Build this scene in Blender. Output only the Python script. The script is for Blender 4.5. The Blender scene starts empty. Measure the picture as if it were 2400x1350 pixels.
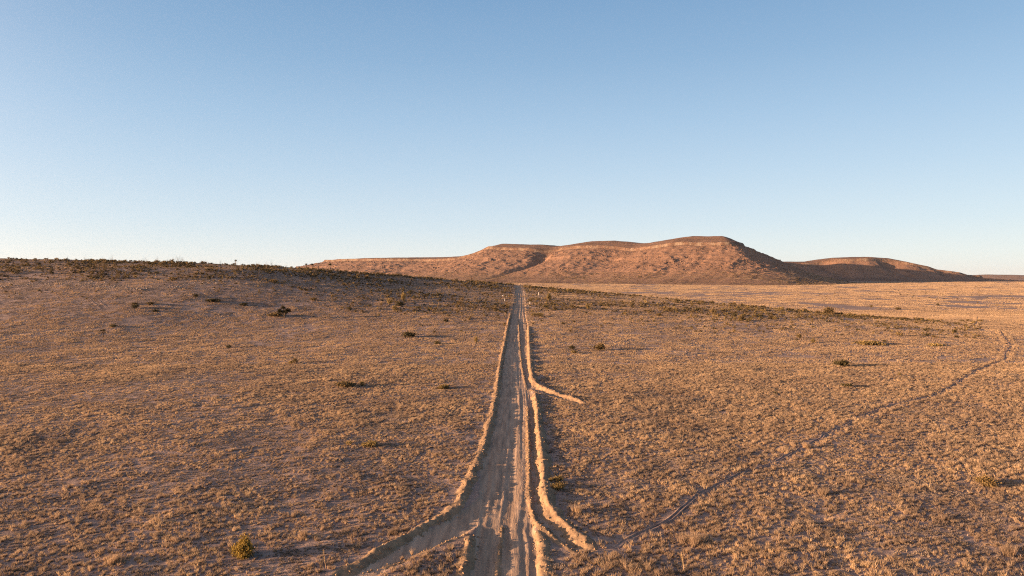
import bpy, math, random
import numpy as np
from mathutils import Vector, Euler, Matrix

rnd = random.Random(7)
R = np.random.RandomState(11)
SC = bpy.context.scene
COL = SC.collection

# ------------------------------------------------------------------ camera, sky, sun, exposure
F = 1600.0                       # focal length in pixels of the 2400 px wide photograph
CAM_H = 22.0
PITCH = math.atan(23.0 / F)
cam_d = bpy.data.cameras.new("camera")
cam_d.sensor_width = 36.0
cam_d.lens = 24.0
cam_d.clip_start = 0.5
cam_d.clip_end = 60000.0
cam = bpy.data.objects.new("camera", cam_d)
cam.location = (0, 0, CAM_H)
cam.rotation_euler = (math.pi / 2 - PITCH, 0, 0)
COL.objects.link(cam)
SC.camera = cam

SUN_EL = math.radians(6.6)
SUN_TRAVEL = math.radians(14.0)   # light travels towards +x, turned this much towards +y
sun_dir = Vector((math.cos(SUN_TRAVEL) * math.cos(SUN_EL), math.sin(SUN_TRAVEL) * math.cos(SUN_EL), -math.sin(SUN_EL)))
sun_d = bpy.data.lights.new("sun", 'SUN')
sun_d.energy = 5.0
sun_d.angle = math.radians(0.53)
sun_d.color = (1.0, 0.64, 0.37)
sun = bpy.data.objects.new("sun", sun_d)
sun.rotation_euler = sun_dir.to_track_quat('-Z', 'Y').to_euler()
sun.location = (-50, 0, 60)
COL.objects.link(sun)

world = bpy.data.worlds.new("World")
SC.world = world
world.use_nodes = True
wn = world.node_tree
wn.nodes.clear()
sky = wn.nodes.new('ShaderNodeTexSky')
sky.sky_type = 'NISHITA'
sky.sun_disc = False
sky.sun_elevation = SUN_EL
# sky azimuth of the sun: rotation 0 is +Y, growing clockwise
to_sun = -sun_dir
sky.sun_rotation = math.atan2(to_sun.x, to_sun.y)
sky.altitude = 1200
sky.air_density = 1.0
sky.dust_density = 0.6
sky.ozone_density = 1.0
bg = wn.nodes.new('ShaderNodeBackground')
bg.inputs['Strength'].default_value = 0.14
wo = wn.nodes.new('ShaderNodeOutputWorld')
# the clear evening gradient: pale at the horizon, deeper blue upwards, all round
tc = wn.nodes.new('ShaderNodeTexCoord')
sep = wn.nodes.new('ShaderNodeSeparateXYZ')
wn.links.new(tc.outputs['Generated'], sep.inputs[0])
gr = wn.nodes.new('ShaderNodeValToRGB')


def lin(c, k=1.0):
    return tuple((v / 255 / 12.92 if v < 10.3 else ((v / 255 + 0.055) / 1.055) ** 2.4) * k for v in c)


SKY = [(0.0, (230, 233, 231)), (0.035, (221, 231, 236)), (0.075, (206, 223, 236)), (0.15, (184, 209, 231)), (0.22, (164, 195, 224)),
       (0.30, (141, 177, 212)), (0.40, (118, 158, 199)), (0.65, (84, 125, 172)), (1.0, (62, 103, 155))]
for i, (p, c) in enumerate(SKY):
    e = gr.color_ramp.elements[i] if i < 2 else gr.color_ramp.elements.new(p)
    e.position = p
    e.color = (*lin(c), 1)
wn.links.new(sep.outputs[2], gr.inputs[0])
sc1 = wn.nodes.new('ShaderNodeVectorMath')
sc1.operation = 'SCALE'
sc1.inputs['Scale'].default_value = 1 / (2 ** 2.0 * 0.14)
wn.links.new(gr.outputs[0], sc1.inputs[0])
smx = wn.nodes.new('ShaderNodeMix')
smx.data_type = 'RGBA'
smx.inputs[0].default_value = 0.95
wn.links.new(sky.outputs[0], smx.inputs[6])
wn.links.new(sc1.outputs[0], smx.inputs[7])
# broad warm brightening of the sky round the low sun
dp = wn.nodes.new('ShaderNodeVectorMath')
dp.operation = 'DOT_PRODUCT'
dp.inputs[1].default_value = tuple(to_sun)
wn.links.new(tc.outputs['Generated'], dp.inputs[0])
mxm = wn.nodes.new('ShaderNodeMath')
mxm.operation = 'MAXIMUM'
mxm.inputs[1].default_value = 0.0
wn.links.new(dp.outputs['Value'], mxm.inputs[0])
pw = wn.nodes.new('ShaderNodeMath')
pw.operation = 'POWER'
pw.inputs[1].default_value = 4.0
wn.links.new(mxm.outputs[0], pw.inputs[0])
gl = wn.nodes.new('ShaderNodeVectorMath')
gl.operation = 'SCALE'
gl.inputs[0].default_value = (4.6, 3.1, 2.1)
wn.links.new(pw.outputs[0], gl.inputs['Scale'])
ad0 = wn.nodes.new('ShaderNodeVectorMath')
ad0.operation = 'ADD'
wn.links.new(smx.outputs[2], ad0.inputs[0])
wn.links.new(gl.outputs[0], ad0.inputs[1])
wn.links.new(ad0.outputs[0], bg.inputs[0])
wn.links.new(bg.outputs[0], wo.inputs[0])

SC.view_settings.view_transform = 'Standard'
SC.view_settings.look = 'None'
SC.view_settings.exposure = 2.0
SC.view_settings.gamma = 1.0
SC.render.engine = 'CYCLES'
SC.cycles.filter_width = 1.1
SC.cycles.use_denoising = False
SC.cycles.max_bounces = 4
SC.cycles.diffuse_bounces = 3
SC.cycles.volume_bounces = 0
SC.cycles.transparent_max_bounces = 4


# ------------------------------------------------------------------ noise
def _hash(ix, iy, seed):
    h = (ix.astype(np.int64) * 374761393 + iy.astype(np.int64) * 668265263 + seed * 1442695041) & 0xFFFFFFFF
    h = ((h ^ (h >> 13)) * 1274126177) & 0xFFFFFFFF
    h = (h ^ (h >> 16)) & 0xFFFFFFFF
    return h.astype(np.float64) / 4294967295.0


def vnoise(x, y, seed=0):
    ix, iy = np.floor(x), np.floor(y)
    fx, fy = x - ix, y - iy
    ux, uy = fx * fx * fx * (fx * (fx * 6 - 15) + 10), fy * fy * fy * (fy * (fy * 6 - 15) + 10)
    a, b = _hash(ix, iy, seed), _hash(ix + 1, iy, seed)
    c, d = _hash(ix, iy + 1, seed), _hash(ix + 1, iy + 1, seed)
    return ((a + (b - a) * ux) * (1 - uy) + (c + (d - c) * ux) * uy) * 2 - 1


def fbm(x, y, oct=4, seed=0, gain=0.5, lac=2.03):
    s, a, n = 0.0, 1.0, 0.0
    for o in range(oct):
        s = s + a * vnoise(x, y, seed + o * 17)
        n += a
        a *= gain
        x, y = x * lac * 0.966 - y * lac * 0.259 + 3.1, x * lac * 0.259 + y * lac * 0.966 + 1.7
    return s / n


def ridged(x, y, oct=4, seed=0):
    s, a, n = 0.0, 1.0, 0.0
    for o in range(oct):
        s = s + a * (1 - np.abs(vnoise(x, y, seed + o * 31)) * 2)
        n += a
        a *= 0.5
        x, y = x * 1.75 - y * 1.05 + 5.3, x * 1.05 + y * 1.75 + 2.9
    return s / n


def sm(t):
    t = np.clip(t, 0, 1)
    return t * t * (3 - 2 * t)


# ------------------------------------------------------------------ the lie of the land
RX = np.array([-3000, -800, -300, -255, -210, -126, -60, 0, 81, 125, 173, 208, 255, 400, 3000], float)
RY = np.array([420, 410, 400, 410, 420, 450, 480, 500, 440, 400, 370, 350, 340, 340, 340], float)
RZ = np.array([40, 38, 33.2, 32.6, 31.6, 27.6, 22.0, 17.3, 10.2, 6.8, 2.8, 0.5, -0.3, -0.6, -0.6], float)
_tx = np.linspace(-3000, 3000, 3001)
_k = np.hanning(33)
_k /= _k.sum()


def _smooth(tab):
    p = np.pad(tab, 16, mode='edge')
    return np.convolve(p, _k, mode='valid')


_ty, _tz = _smooth(np.interp(_tx, RX, RY)), _smooth(np.interp(_tx, RX, RZ))


def plain_z(x, y):
    return -5.0 + 14.0 * np.clip((y - 500) / 1900.0, 0, 1) + 0.9 * fbm(x / 260, y / 160, 3, 5) * sm((y - 500) / 400)


def hbase(x, y):
    x = np.asarray(x, float)
    y = np.asarray(y, float)
    yc, zc = np.interp(x, _tx, _ty), np.interp(x, _tx, _tz)
    y0 = 190.0 + 25 * vnoise(x / 90, x * 0 + 3.3, 2)
    t = np.clip((y - y0) / (yc - y0), 0, 1)
    zf = zc * (0.75 * sm(t) + 0.25 * t * t)
    back = np.where(x > 0, 190.0, 260.0)
    tb = np.clip((y - yc) / back, 0, 1)
    zp = plain_z(x, y)
    z = np.where(y < yc, zf, zc + (zp - zc) * sm(tb))
    # small terrace with the pale rubble band on the left rise
    lt = sm((-x - 95) / 60)
    z = z + lt * 1.2 * np.exp(-((y - (yc - 62)) / 16.0) ** 2) * sm((yc - y) / 30)
    z = z + 4.2 * np.exp(-((x + 128) / 75.0) ** 2 - ((y - 345) / 62.0) ** 2)
    und = 0.45 * fbm(x / 55, y / 70, 3, 9) + 0.10 * fbm(x / 11, y / 13, 2, 21)
    near_road = np.exp(-(x / 14.0) ** 2)
    return z + und * (1 - 0.7 * near_road) * np.where(y < 900, 1.0, 0.6)


def ray(px, py):
    cx, cy = (px - 1200.0) / F, (675.0 - py) / F
    cp, sp = math.cos(PITCH), math.sin(PITCH)
    # camera looks along +Y pitched down
    return np.array([cx, cp + cy * sp, -sp + cy * cp])


_ts = np.concatenate([np.linspace(35, 700, 5000), np.linspace(700.5, 4000, 3000)])


def place(px, py):
    """where the sight line through a point of the photograph meets the ground"""
    d = ray(px, py)
    x, y, z = d[0] * _ts, d[1] * _ts, CAM_H + d[2] * _ts
    hit = np.nonzero(z < hbase(x, y))[0]
    i = hit[0] if len(hit) else len(_ts) - 1
    return float(x[i]), float(y[i])


def line(pts):
    return np.array([place(*p) for p in pts])


# berm crests, cuts and tracks (where they lie on the ground)
L_UP = line([(1208, 670), (1206, 690), (1203, 712), (1197, 733), (1192, 752), (1185, 790), (1177, 830), (1170, 870),
             (1164, 920), (1154, 970), (1141, 1020), (1129, 1060), (1113, 1092), (1102, 1118), (1090, 1150), (1075, 1180),
             (1045, 1208), (1000, 1232), (950, 1262), (900, 1290), (850, 1320), (800, 1347), (740, 1390)])
L_SPUR = line([(1108, 1098), (1106, 1112), (1112, 1131)])
L_LOW = line([(1103, 1256), (1099, 1285), (1090, 1320), (1080, 1360), (1068, 1410), (1050, 1500)])
L_LIP = line([(1102, 1254), (1060, 1268), (1018, 1284), (960, 1308), (900, 1330), (840, 1352)])
R_UP = line([(1222, 670), (1231, 690), (1233, 712), (1234, 735), (1239, 762), (1240, 800), (1243, 850), (1248, 888),
             (1257, 903), (1285, 917), (1320, 929), (1352, 940), (1386, 951)])
R_LIP1 = line([(1240, 912), (1262, 922), (1290, 930), (1330, 941), (1372, 951)])
R_MID = line([(1254, 922), (1260, 960), (1262, 1000), (1268, 1050), (1273, 1090), (1277, 1130), (1283, 1180),
              (1297, 1210), (1330, 1240), (1365, 1272), (1400, 1298)])
R_LIP2 = line([(1237, 950), (1238, 1040), (1240, 1100), (1241, 1150), (1244, 1190), (1258, 1228), (1295, 1260),
               (1340, 1290), (1385, 1318)])
R_LOW = line([(1262, 1242), (1271, 1270), (1276, 1310), (1280, 1360), (1285, 1420), (1290, 1500)])
MIDW = line([(1214, 742), (1217, 780), (1219, 820), (1223, 860), (1230, 892), (1236, 912)])
LOWW = line([(1178, 1222), (1174, 1270), (1168, 1320), (1165, 1370), (1160, 1430)])
CUT_L = line([(1165, 1165), (1120, 1205), (1060, 1240), (980, 1278), (900, 1316), (820, 1356), (760, 1390)])
CUT_R1 = line([(1240, 897), (1256, 912), (1300, 926), (1345, 940), (1375, 950)])
CUT_R2 = line([(1256, 1180), (1268, 1208), (1300, 1238), (1345, 1272), (1388, 1306)])

# road edges as functions of distance
_lx = line([(1208, 670), (1206, 690), (1203, 712), (1197, 733), (1192, 752), (1185, 790), (1177, 830), (1170, 870),
            (1164, 920), (1154, 970), (1141, 1020), (1131, 1060), (1120, 1100), (1116, 1140), (1112, 1180), (1108, 1220),
            (1103, 1256), (1099, 1285), (1090, 1320), (1080, 1360), (1068, 1410), (1050, 1500)])[::-1]
_rx = line([(1222, 670), (1231, 690), (1233, 712), (1234, 735), (1239, 762), (1240, 800), (1243, 850), (1247, 885),
            (1252, 915), (1260, 960), (1262, 1000), (1268, 1050), (1273, 1090), (1277, 1130), (1276, 1170), (1268, 1205),
            (1262, 1242), (1271, 1270), (1276, 1310), (1280, 1360), (1285, 1420), (1290, 1500)])[::-1]


def road_edges(y):
    return np.interp(y, _lx[:, 1], _lx[:, 0]), np.interp(y, _rx[:, 1], _rx[:, 0])


def poly_dist(x, y, P):
    """distance to a polyline, signed side (left of travel +) and run 0..1"""
    best = np.full(x.shape, 1e9)
    run = np.zeros(x.shape)
    side = np.zeros(x.shape)
    seg = np.hypot(*(P[1:] - P[:-1]).T)
    cum = np.concatenate([[0], np.cumsum(seg)])
    for i in range(len(P) - 1):
        ax, ay = P[i]
        dx, dy = P[i + 1] - P[i]
        l2 = dx * dx + dy * dy + 1e-9
        t = np.clip(((x - ax) * dx + (y - ay) * dy) / l2, 0, 1)
        ex, ey = x - (ax + t * dx), y - (ay + t * dy)
        d = np.hypot(ex, ey)
        m = d < best
        best = np.where(m, d, best)
        run = np.where(m, (cum[i] + t * seg[i]), run)
        side = np.where(m, np.sign(dx * ey - dy * ex), side)
    return best, side, run, cum[-1]


BERMS = [  # name index, line, height, half width, fade in metres at start, at end
    ('L', L_UP, 0.42, 0.74, 60, 8), ('L', L_SPUR, 0.34, 0.4, 0.5, 1.2), ('L', L_LOW, 0.22, 0.6, 1.5, 1),
    ('L', L_LIP, 0.10, 0.3, 1.5, 5), ('R', R_UP, 0.46, 0.95, 80, 5), ('R', R_LIP1, 0.17, 0.38, 1.5, 4),
    ('R', R_MID, 0.46, 0.86, 2, 2.5), ('R', R_LIP2, 0.17, 0.38, 6, 2.5), ('R', R_LOW, 0.2, 0.6, 2, 1),
    ('M', MIDW, 0.12, 0.35, 30, 6), ('M', LOWW, 0.10, 0.22, 1.5, 1)]


def road_parts(x, y):
    """cut mask (0..1), berm height, berm index, bare-road mask"""
    xl, xr = road_edges(y)
    wob = 0.18 * fbm(x / 1.3, y / 2.2, 2, 77)
    main = sm((x - xl - 0.15 + wob) / 0.5) * sm((xr - x - 0.15 + wob) / 0.5)
    main = main * sm((640 - y) / 60)
    cut = main.copy()
    turn = np.zeros(x.shape)
    for P, r0, r1 in ((CUT_L, 1.9, 1.5), (CUT_R1, 1.3, 0.35), (CUT_R2, 1.25, 1.1)):
        d, s, run, tot = poly_dist(x, y, P)
        r = r0 + (r1 - r0) * run / tot
        turn = np.maximum(turn, sm((r + wob * 0.6 - d) / 0.5) * sm((tot - run + 0.01) / 3.0))
    cut = np.maximum(cut, turn)
    bh = np.zeros(x.shape)
    bi = np.full(x.shape, -1)
    for k, (nm, P, h, w, f0, f1) in enumerate(BERMS):
        d, s, run, tot = poly_dist(x, y, P)
        ww = w * (1 + 0.38 * vnoise(run / 2.3, run * 0 + k, 40 + k) + 0.25 * vnoise(x * 2.2, y * 2.2, 3))
        t = np.clip(1 - d / ww, 0, 1)
        prof = t * (1.6 - 0.6 * t)
        hh = h * (1 + 0.22 * vnoise(run / 1.7, run * 0 + k * 3.1, 60 + k) + 0.24 * vnoise(run / 0.5, run * 0, 61 + k) - 0.35 * sm((vnoise(run / 5.0, run * 0 + 7.7 * k, 62) - 0.35) / 0.3))
        if k == 0:
            hh = hh * (0.72 + 0.28 * sm((y - 110) / 60))
        if k in (0, 4):
            r735 = np.hypot(*(P[1:4 + (k == 4)] - P[:3 + (k == 4)]).T).sum()
            hh = hh * (0.12 + 0.88 * sm((run - r735) / 14))
        hh = hh * sm(run / f0 + 0.02) * sm((tot - run) / f1 + 0.02)
        b = hh * prof
        m = b > bh
        bi = np.where(m & (b > 0.035), k, bi)
        bh = np.maximum(bh, b)
    return cut, bh, bi, main, turn, xl, xr


def hfine(x, y):
    z = hbase(x, y)
    fade = np.clip(1 - (y - 300) / 400, 0.15, 1)
    z = z + fade * (0.12 * fbm(x / 2.2, y / 2.2, 4, 33, 0.65) + 0.12 * fbm(x / 7.5, y / 7.5, 2, 35))
    return z


def hroad(x, y):
    cut, bh, bi, main, turn, xl, xr = road_parts(x, y)
    zb = hbase(x, y)
    rough = (0.12 * fbm(x / 2.2, y / 2.2, 4, 33, 0.65) + 0.12 * fbm(x / 7.5, y / 7.5, 2, 35)) * (1 - cut)
    u = (x - xl) / np.maximum(xr - xl, 1)
    rut = 0.055 * vnoise(u * 15, y / 40, 90) + 0.035 * vnoise(u * 30, y / 18, 91) + 0.03 * fbm(x * 1.6, y * 1.2, 3, 92)
    # side ditch between the carriageway and the right berm
    d, s, run, tot = poly_dist(x, y, R_LIP2[:6])
    d2, s2, run2, tot2 = poly_dist(x, y, np.array([[p[0] + 0.55, p[1]] for p in MIDW]))
    lipx = np.interp(y, R_LIP2[:6][::-1, 1], R_LIP2[:6][::-1, 0])
    inr = (y > R_LIP2[5, 1] - 4) & (y < R_LIP2[0, 1] + 6)
    ditch = np.where(inr, sm((x - lipx) / 0.6), 0) * 0.16
    mx = np.interp(y, MIDW[::-1, 1], MIDW[::-1, 0])
    inm = sm((y - MIDW[-1, 1]) / 5) * sm((MIDW[0, 1] - y) / 30)
    ditch = np.maximum(ditch, inm * sm((x - mx) / 0.6) * 0.10)
    turf = 0.06 * turn * fbm(x / 0.8, y / 0.8, 3, 97)
    clod = 0.17 * fbm(x * 2.1, y * 1.8, 3, 99, 0.75) * np.clip(bh * 4, 0, 1)
    return zb + rough - 0.16 * cut + (rut - ditch) * main + turf + bh + clod, (cut, bh, bi, main, turn)


# ------------------------------------------------------------------ mesh and object helpers
def mesh_np(name, co, faces, attrs=None, smooth=True):
    me = bpy.data.meshes.new(name)
    co = np.asarray(co, np.float32)
    faces = np.asarray(faces, np.int32)
    n, k = faces.shape
    me.vertices.add(len(co))
    me.vertices.foreach_set('co', co.ravel())
    me.loops.add(n * k)
    me.loops.foreach_set('vertex_index', faces.ravel())
    me.polygons.add(n)
    me.polygons.foreach_set('loop_start', np.arange(n, dtype=np.int32) * k)
    me.polygons.foreach_set('loop_total', np.full(n, k, np.int32))
    me.polygons.foreach_set('use_smooth', np.full(n, smooth))
    for an, (ty, av) in (attrs or {}).items():
        a = me.attributes.new(an, ty, 'POINT')
        a.data.foreach_set('value' if ty in ('FLOAT', 'INT') else 'vector', np.asarray(av, np.float32 if ty != 'INT' else np.int32).ravel())
    me.update()
    return me


def add(name, me, mat=None, parent=None, **props):
    o = bpy.data.objects.new(name, me)
    if mat is not None and me is not None and len(me.materials) == 0:
        for m in (mat if isinstance(mat, (list, tuple)) else [mat]):
            me.materials.append(m)
    COL.objects.link(o)
    if parent is not None:
        o.parent = parent
    for k, v in props.items():
        o[k] = v
    return o


def compact(co, faces):
    used, inv = np.unique(faces.ravel(), return_inverse=True)
    return co[used], inv.reshape(faces.shape), used


# ------------------------------------------------------------------ materials
def nodes_of(name):
    m = bpy.data.materials.new(name)
    m.use_nodes = True
    nt = m.node_tree
    nt.nodes.clear()
    out = nt.nodes.new('ShaderNodeOutputMaterial')
    return m, nt, out


def ramp(nt, stops):
    r = nt.nodes.new('ShaderNodeValToRGB')
    el = r.color_ramp.elements
    el[0].position, el[0].color = stops[0][0], (*stops[0][1], 1)
    el[1].position, el[1].color = stops[-1][0], (*stops[-1][1], 1)
    for p, c in stops[1:-1]:
        e = el.new(p)
        e.color = (*c, 1)
    return r


def noise(nt, scale, detail=4, vec=None, rough=0.55, dist=0.0):
    n = nt.nodes.new('ShaderNodeTexNoise')
    n.inputs['Scale'].default_value = scale
    n.inputs['Detail'].default_value = detail
    n.inputs['Roughness'].default_value = rough
    n.inputs['Distortion'].default_value = dist
    if vec is not None:
        nt.links.new(vec, n.inputs['Vector'])
    return n


def mixc(nt, fac, a, b, mode='MIX'):
    m = nt.nodes.new('ShaderNodeMix')
    m.data_type = 'RGBA'
    m.blend_type = mode
    for sock, v in ((m.inputs[0], fac), (m.inputs[6], a), (m.inputs[7], b)):
        if isinstance(v, (int, float)):
            sock.default_value = v
        elif isinstance(v, tuple):
            sock.default_value = (*v, 1)
        else:
            nt.links.new(v, sock)
    return m.outputs[2]


def mapping(nt, src, scale):
    mp = nt.nodes.new('ShaderNodeMapping')
    mp.inputs['Scale'].default_value = scale
    nt.links.new(src, mp.inputs['Vector'])
    return mp.outputs[0]


def soil(name, dark, light, pebble, scales=(0.05, 0.9, 7.0), bump=0.05, stretch=None, bump_scale=3.0):
    m, nt, out = nodes_of(name)
    geo = nt.nodes.new('ShaderNodeNewGeometry')
    pos = geo.outputs['Position']
    if stretch:
        pos = mapping(nt, pos, stretch)
    n1 = noise(nt, scales[0], 4, pos)
    n2 = noise(nt, scales[1], 5, pos)
    n3 = noise(nt, scales[2], 3, geo.outputs['Position'])
    r1 = ramp(nt, [(0.3, dark), (0.7, light)])
    nt.links.new(n2.outputs[0], r1.inputs[0])
    c = mixc(nt, 0.55, r1.outputs[0], (0.5, 0.5, 0.5), 'OVERLAY')
    r2 = ramp(nt, [(0.35, (0.36, 0.36, 0.36)), (0.65, (0.62, 0.62, 0.62))])
    nt.links.new(n1.outputs[0], r2.inputs[0])
    c = mixc(nt, 0.6, r1.outputs[0], r2.outputs[0], 'OVERLAY')
    r3 = ramp(nt, [(0.62, (0, 0, 0)), (0.72, (1, 1, 1))])
    nt.links.new(n3.outputs[0], r3.inputs[0])
    c = mixc(nt, r3.outputs[0], c, pebble)
    b = nt.nodes.new('ShaderNodeBsdfPrincipled')
    b.inputs['Roughness'].default_value = 0.95
    b.inputs['Specular IOR Level'].default_value = 0.1
    nt.links.new(c, b.inputs['Base Color'])
    bp = nt.nodes.new('ShaderNodeBump')
    bp.inputs['Strength'].default_value = 1.0
    bp.inputs['Distance'].default_value = bump
    n4 = noise(nt, bump_scale, 5, pos, 0.65)
    nt.links.new(n4.outputs[0], bp.inputs['Height'])
    nt.links.new(bp.outputs[0], b.inputs['Normal'])
    nt.links.new(b.outputs[0], out.inputs[0])
    return m


def plant_mat(name, c0, c1, c2, transl=0.3):
    m, nt, out = nodes_of(name)
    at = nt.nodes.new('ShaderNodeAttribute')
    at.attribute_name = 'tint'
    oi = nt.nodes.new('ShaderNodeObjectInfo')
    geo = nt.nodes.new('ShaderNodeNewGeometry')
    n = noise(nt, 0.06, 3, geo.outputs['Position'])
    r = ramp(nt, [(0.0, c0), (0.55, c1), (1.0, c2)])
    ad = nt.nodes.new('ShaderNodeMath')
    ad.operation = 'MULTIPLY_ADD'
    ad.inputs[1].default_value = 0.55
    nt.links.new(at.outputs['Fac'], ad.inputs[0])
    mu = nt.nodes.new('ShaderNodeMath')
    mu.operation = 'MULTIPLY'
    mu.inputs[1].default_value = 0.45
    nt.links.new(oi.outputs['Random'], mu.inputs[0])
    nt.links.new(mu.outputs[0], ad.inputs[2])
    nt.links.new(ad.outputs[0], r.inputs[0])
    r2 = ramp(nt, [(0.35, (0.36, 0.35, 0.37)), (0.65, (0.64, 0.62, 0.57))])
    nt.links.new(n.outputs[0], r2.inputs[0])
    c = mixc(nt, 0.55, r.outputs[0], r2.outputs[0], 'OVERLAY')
    d = nt.nodes.new('ShaderNodeBsdfDiffuse')
    t = nt.nodes.new('ShaderNodeBsdfTranslucent')
    mx = nt.nodes.new('ShaderNodeMixShader')
    mx.inputs[0].default_value = transl
    nt.links.new(c, d.inputs[0])
    nt.links.new(c, t.inputs[0])
    nt.links.new(d.outputs[0], mx.inputs[1])
    nt.links.new(t.outputs[0], mx.inputs[2])
    nt.links.new(mx.outputs[0], out.inputs[0])
    return m


M = {}
M['ground'] = soil('desert_soil', (0.183, 0.122, 0.096), (0.314, 0.215, 0.164), (0.466, 0.328, 0.241), (0.05, 1.6, 7.0), bump=0.12)
M['road'] = soil('graded_dirt', (0.220, 0.145, 0.098), (0.418, 0.284, 0.190), (0.440, 0.304, 0.200), (0.09, 1.8, 9.0), 0.06,
                 (1.0, 0.10, 1.0), 6.0)
M['berm'] = soil('loose_bermed_dirt', (0.194, 0.124, 0.074), (0.292, 0.188, 0.109), (0.378, 0.250, 0.147), (0.3, 2.0, 6.0), 0.05,
                 None, 5.0)
M['grass'] = plant_mat('dry_grass', (0.198, 0.145, 0.104), (0.378, 0.265, 0.175), (0.606, 0.437, 0.253), 0.4)
M['scrub'] = plant_mat('grey_scrub', (0.147, 0.112, 0.089), (0.268, 0.203, 0.153), (0.416, 0.315, 0.229), 0.2)
M['creosote'] = plant_mat('creosote_leaf', (0.068, 0.049, 0.027), (0.145, 0.101, 0.047), (0.289, 0.190, 0.085), 0.25)
M['yellowbush'] = plant_mat('yellow_olive_leaf', (0.12, 0.082, 0.022), (0.30, 0.205, 0.055), (0.52, 0.37, 0.11), 0.3)
M['darkbush'] = plant_mat('dark_evergreen_leaf', (0.04, 0.034, 0.018), (0.075, 0.06, 0.03), (0.16, 0.115, 0.05), 0.15)
M['goldbush'] = plant_mat('golden_bush_leaf', (0.13, 0.09, 0.038), (0.24, 0.17, 0.07), (0.38, 0.27, 0.12), 0.3)
M['wand'] = plant_mat('ocotillo_bark', (0.05, 0.038, 0.028), (0.08, 0.06, 0.043), (0.12, 0.09, 0.065), 0.0)
M['stem'] = plant_mat('bush_bark', (0.06, 0.045, 0.035), (0.10, 0.075, 0.055), (0.15, 0.115, 0.085), 0.0)
M['rock'] = soil('pale_limestone', (0.22, 0.165, 0.13), (0.32, 0.245, 0.19), (0.42, 0.33, 0.26), (0.5, 2.0, 6.0), 0.03)
M['white'] = soil('weathered_white_paint', (0.42, 0.40, 0.38), (0.52, 0.50, 0.47), (0.4, 0.38, 0.35), (0.5, 2.0, 6.0), 0.005)


# ------------------------------------------------------------------ ground, road, berms, turnouts from one height field
def gridfaces(nr, nc):
    i = np.arange(nr - 1)[:, None] * nc + np.arange(nc - 1)[None, :]
    return np.stack([i, i + 1, i + nc + 1, i + nc], -1).reshape(-1, 4)


CX = 16.0
ys = [34.0]
while ys[-1] < 14000:
    y = ys[-1]
    st = 0.0042 * y if y < 230 else (0.0055 * y if y < 620 else 0.0055 * y * (1 + (y - 620) / 600.0))
    ys.append(y + min(st, 400))
ys = np.array([-60, -30, 0, 12, 20, 26, 30, 32.5] + ys)
dx = 0.13
xc = np.arange(-CX, CX + dx * 0.5, dx)
xo = [CX]
while xo[-1] < 14000:
    xo.append(xo[-1] + min(max(0.24, 0.0125 * xo[-1]), 500) * (1 + xo[-1] / 6000))
xo = np.array(xo[1:])
xs = np.concatenate([-xo[::-1], xc, xo])
ncol, nrow = len(xs), len(ys)
GX, GY = np.meshgrid(xs, ys)
GZ = hfine(GX, GY)
c0, c1 = len(xo), len(xo) + len(xc)
rmax = int(np.searchsorted(ys, 660))
sx, sy = GX[:rmax, c0:c1], GY[:rmax, c0:c1]
rz, (cut, bh, bi, mainm, turnm) = hroad(sx, sy)
bl = sm((CX - np.abs(sx)) / 1.0)
GZ[:rmax, c0:c1] = GZ[:rmax, c0:c1] * (1 - bl) + rz * bl
cls = np.zeros(GX.shape, int)
ss = np.zeros(sx.shape, int)
ss[(cut > 0.45) & (mainm >= turnm)] = 1
ss[(cut > 0.45) & (mainm < turnm) & (sx < 0)] = 2
ss[(cut > 0.45) & (mainm < turnm) & (sx > 0) & (sy > 85)] = 3
ss[(cut > 0.45) & (mainm < turnm) & (sx > 0) & (sy <= 85)] = 4
berm_obj = {0: 5, 1: 5, 2: 6, 3: 6, 4: 7, 5: 8, 6: 8, 7: 9, 8: 9, 9: 10, 10: 11}
for k, v in berm_obj.items():
    ss[(bi == k) & (bh > 0.05)] = v
cls[:rmax, c0:c1] = ss
co = np.stack([GX, GY, GZ], -1).reshape(-1, 3)
fa = gridfaces(nrow, ncol)
fc = cls.reshape(-1)[fa]
fcls = np.max(fc, axis=1)
SURF = [('ground', 'ground', 'ground'), ('dirt_road', 'road', None), ('turnout', 'road', None), ('turnout', 'road', None),
        ('turnout', 'road', None), ('dirt_berm', 'berm', None), ('dirt_berm', 'berm', None), ('dirt_berm', 'berm', None),
        ('dirt_berm', 'berm', None), ('dirt_berm', 'berm', None), ('dirt_berm', 'berm', None), ('dirt_berm', 'berm', None)]
SLAB = ['reddish desert soil of the wide plain under the dry grass', 'graded dirt road running straight to the crest of the rise',
        'drainage cut leaving the road to the lower left', 'short narrow drainage cut leaving the road to the right farther off',
        'drainage cut leaving the road to the lower right',
        'long loose dirt berm along the left side of the road curving out to the lower left',
        'short dirt berm on the left below the left drainage cut',
        'far dirt berm along the right of the road ending in a spur pointing right',
        'dirt berm on the right between the far and the near drainage cuts',
        'low dirt lip and berm on the right below the near drainage cut',
        'thin windrow of dirt down the middle of the far road', 'thin windrow of dirt in the near road by the bottom edge']
for k in range(len(SURF)):
    f = fa[fcls == k]
    if not len(f):
        continue
    c2, f2, _ = compact(co, f)
    o = add(SURF[k][0], mesh_np(SURF[k][0], c2, f2), M[SURF[k][1]], kind='structure', label=SLAB[k])


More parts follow.
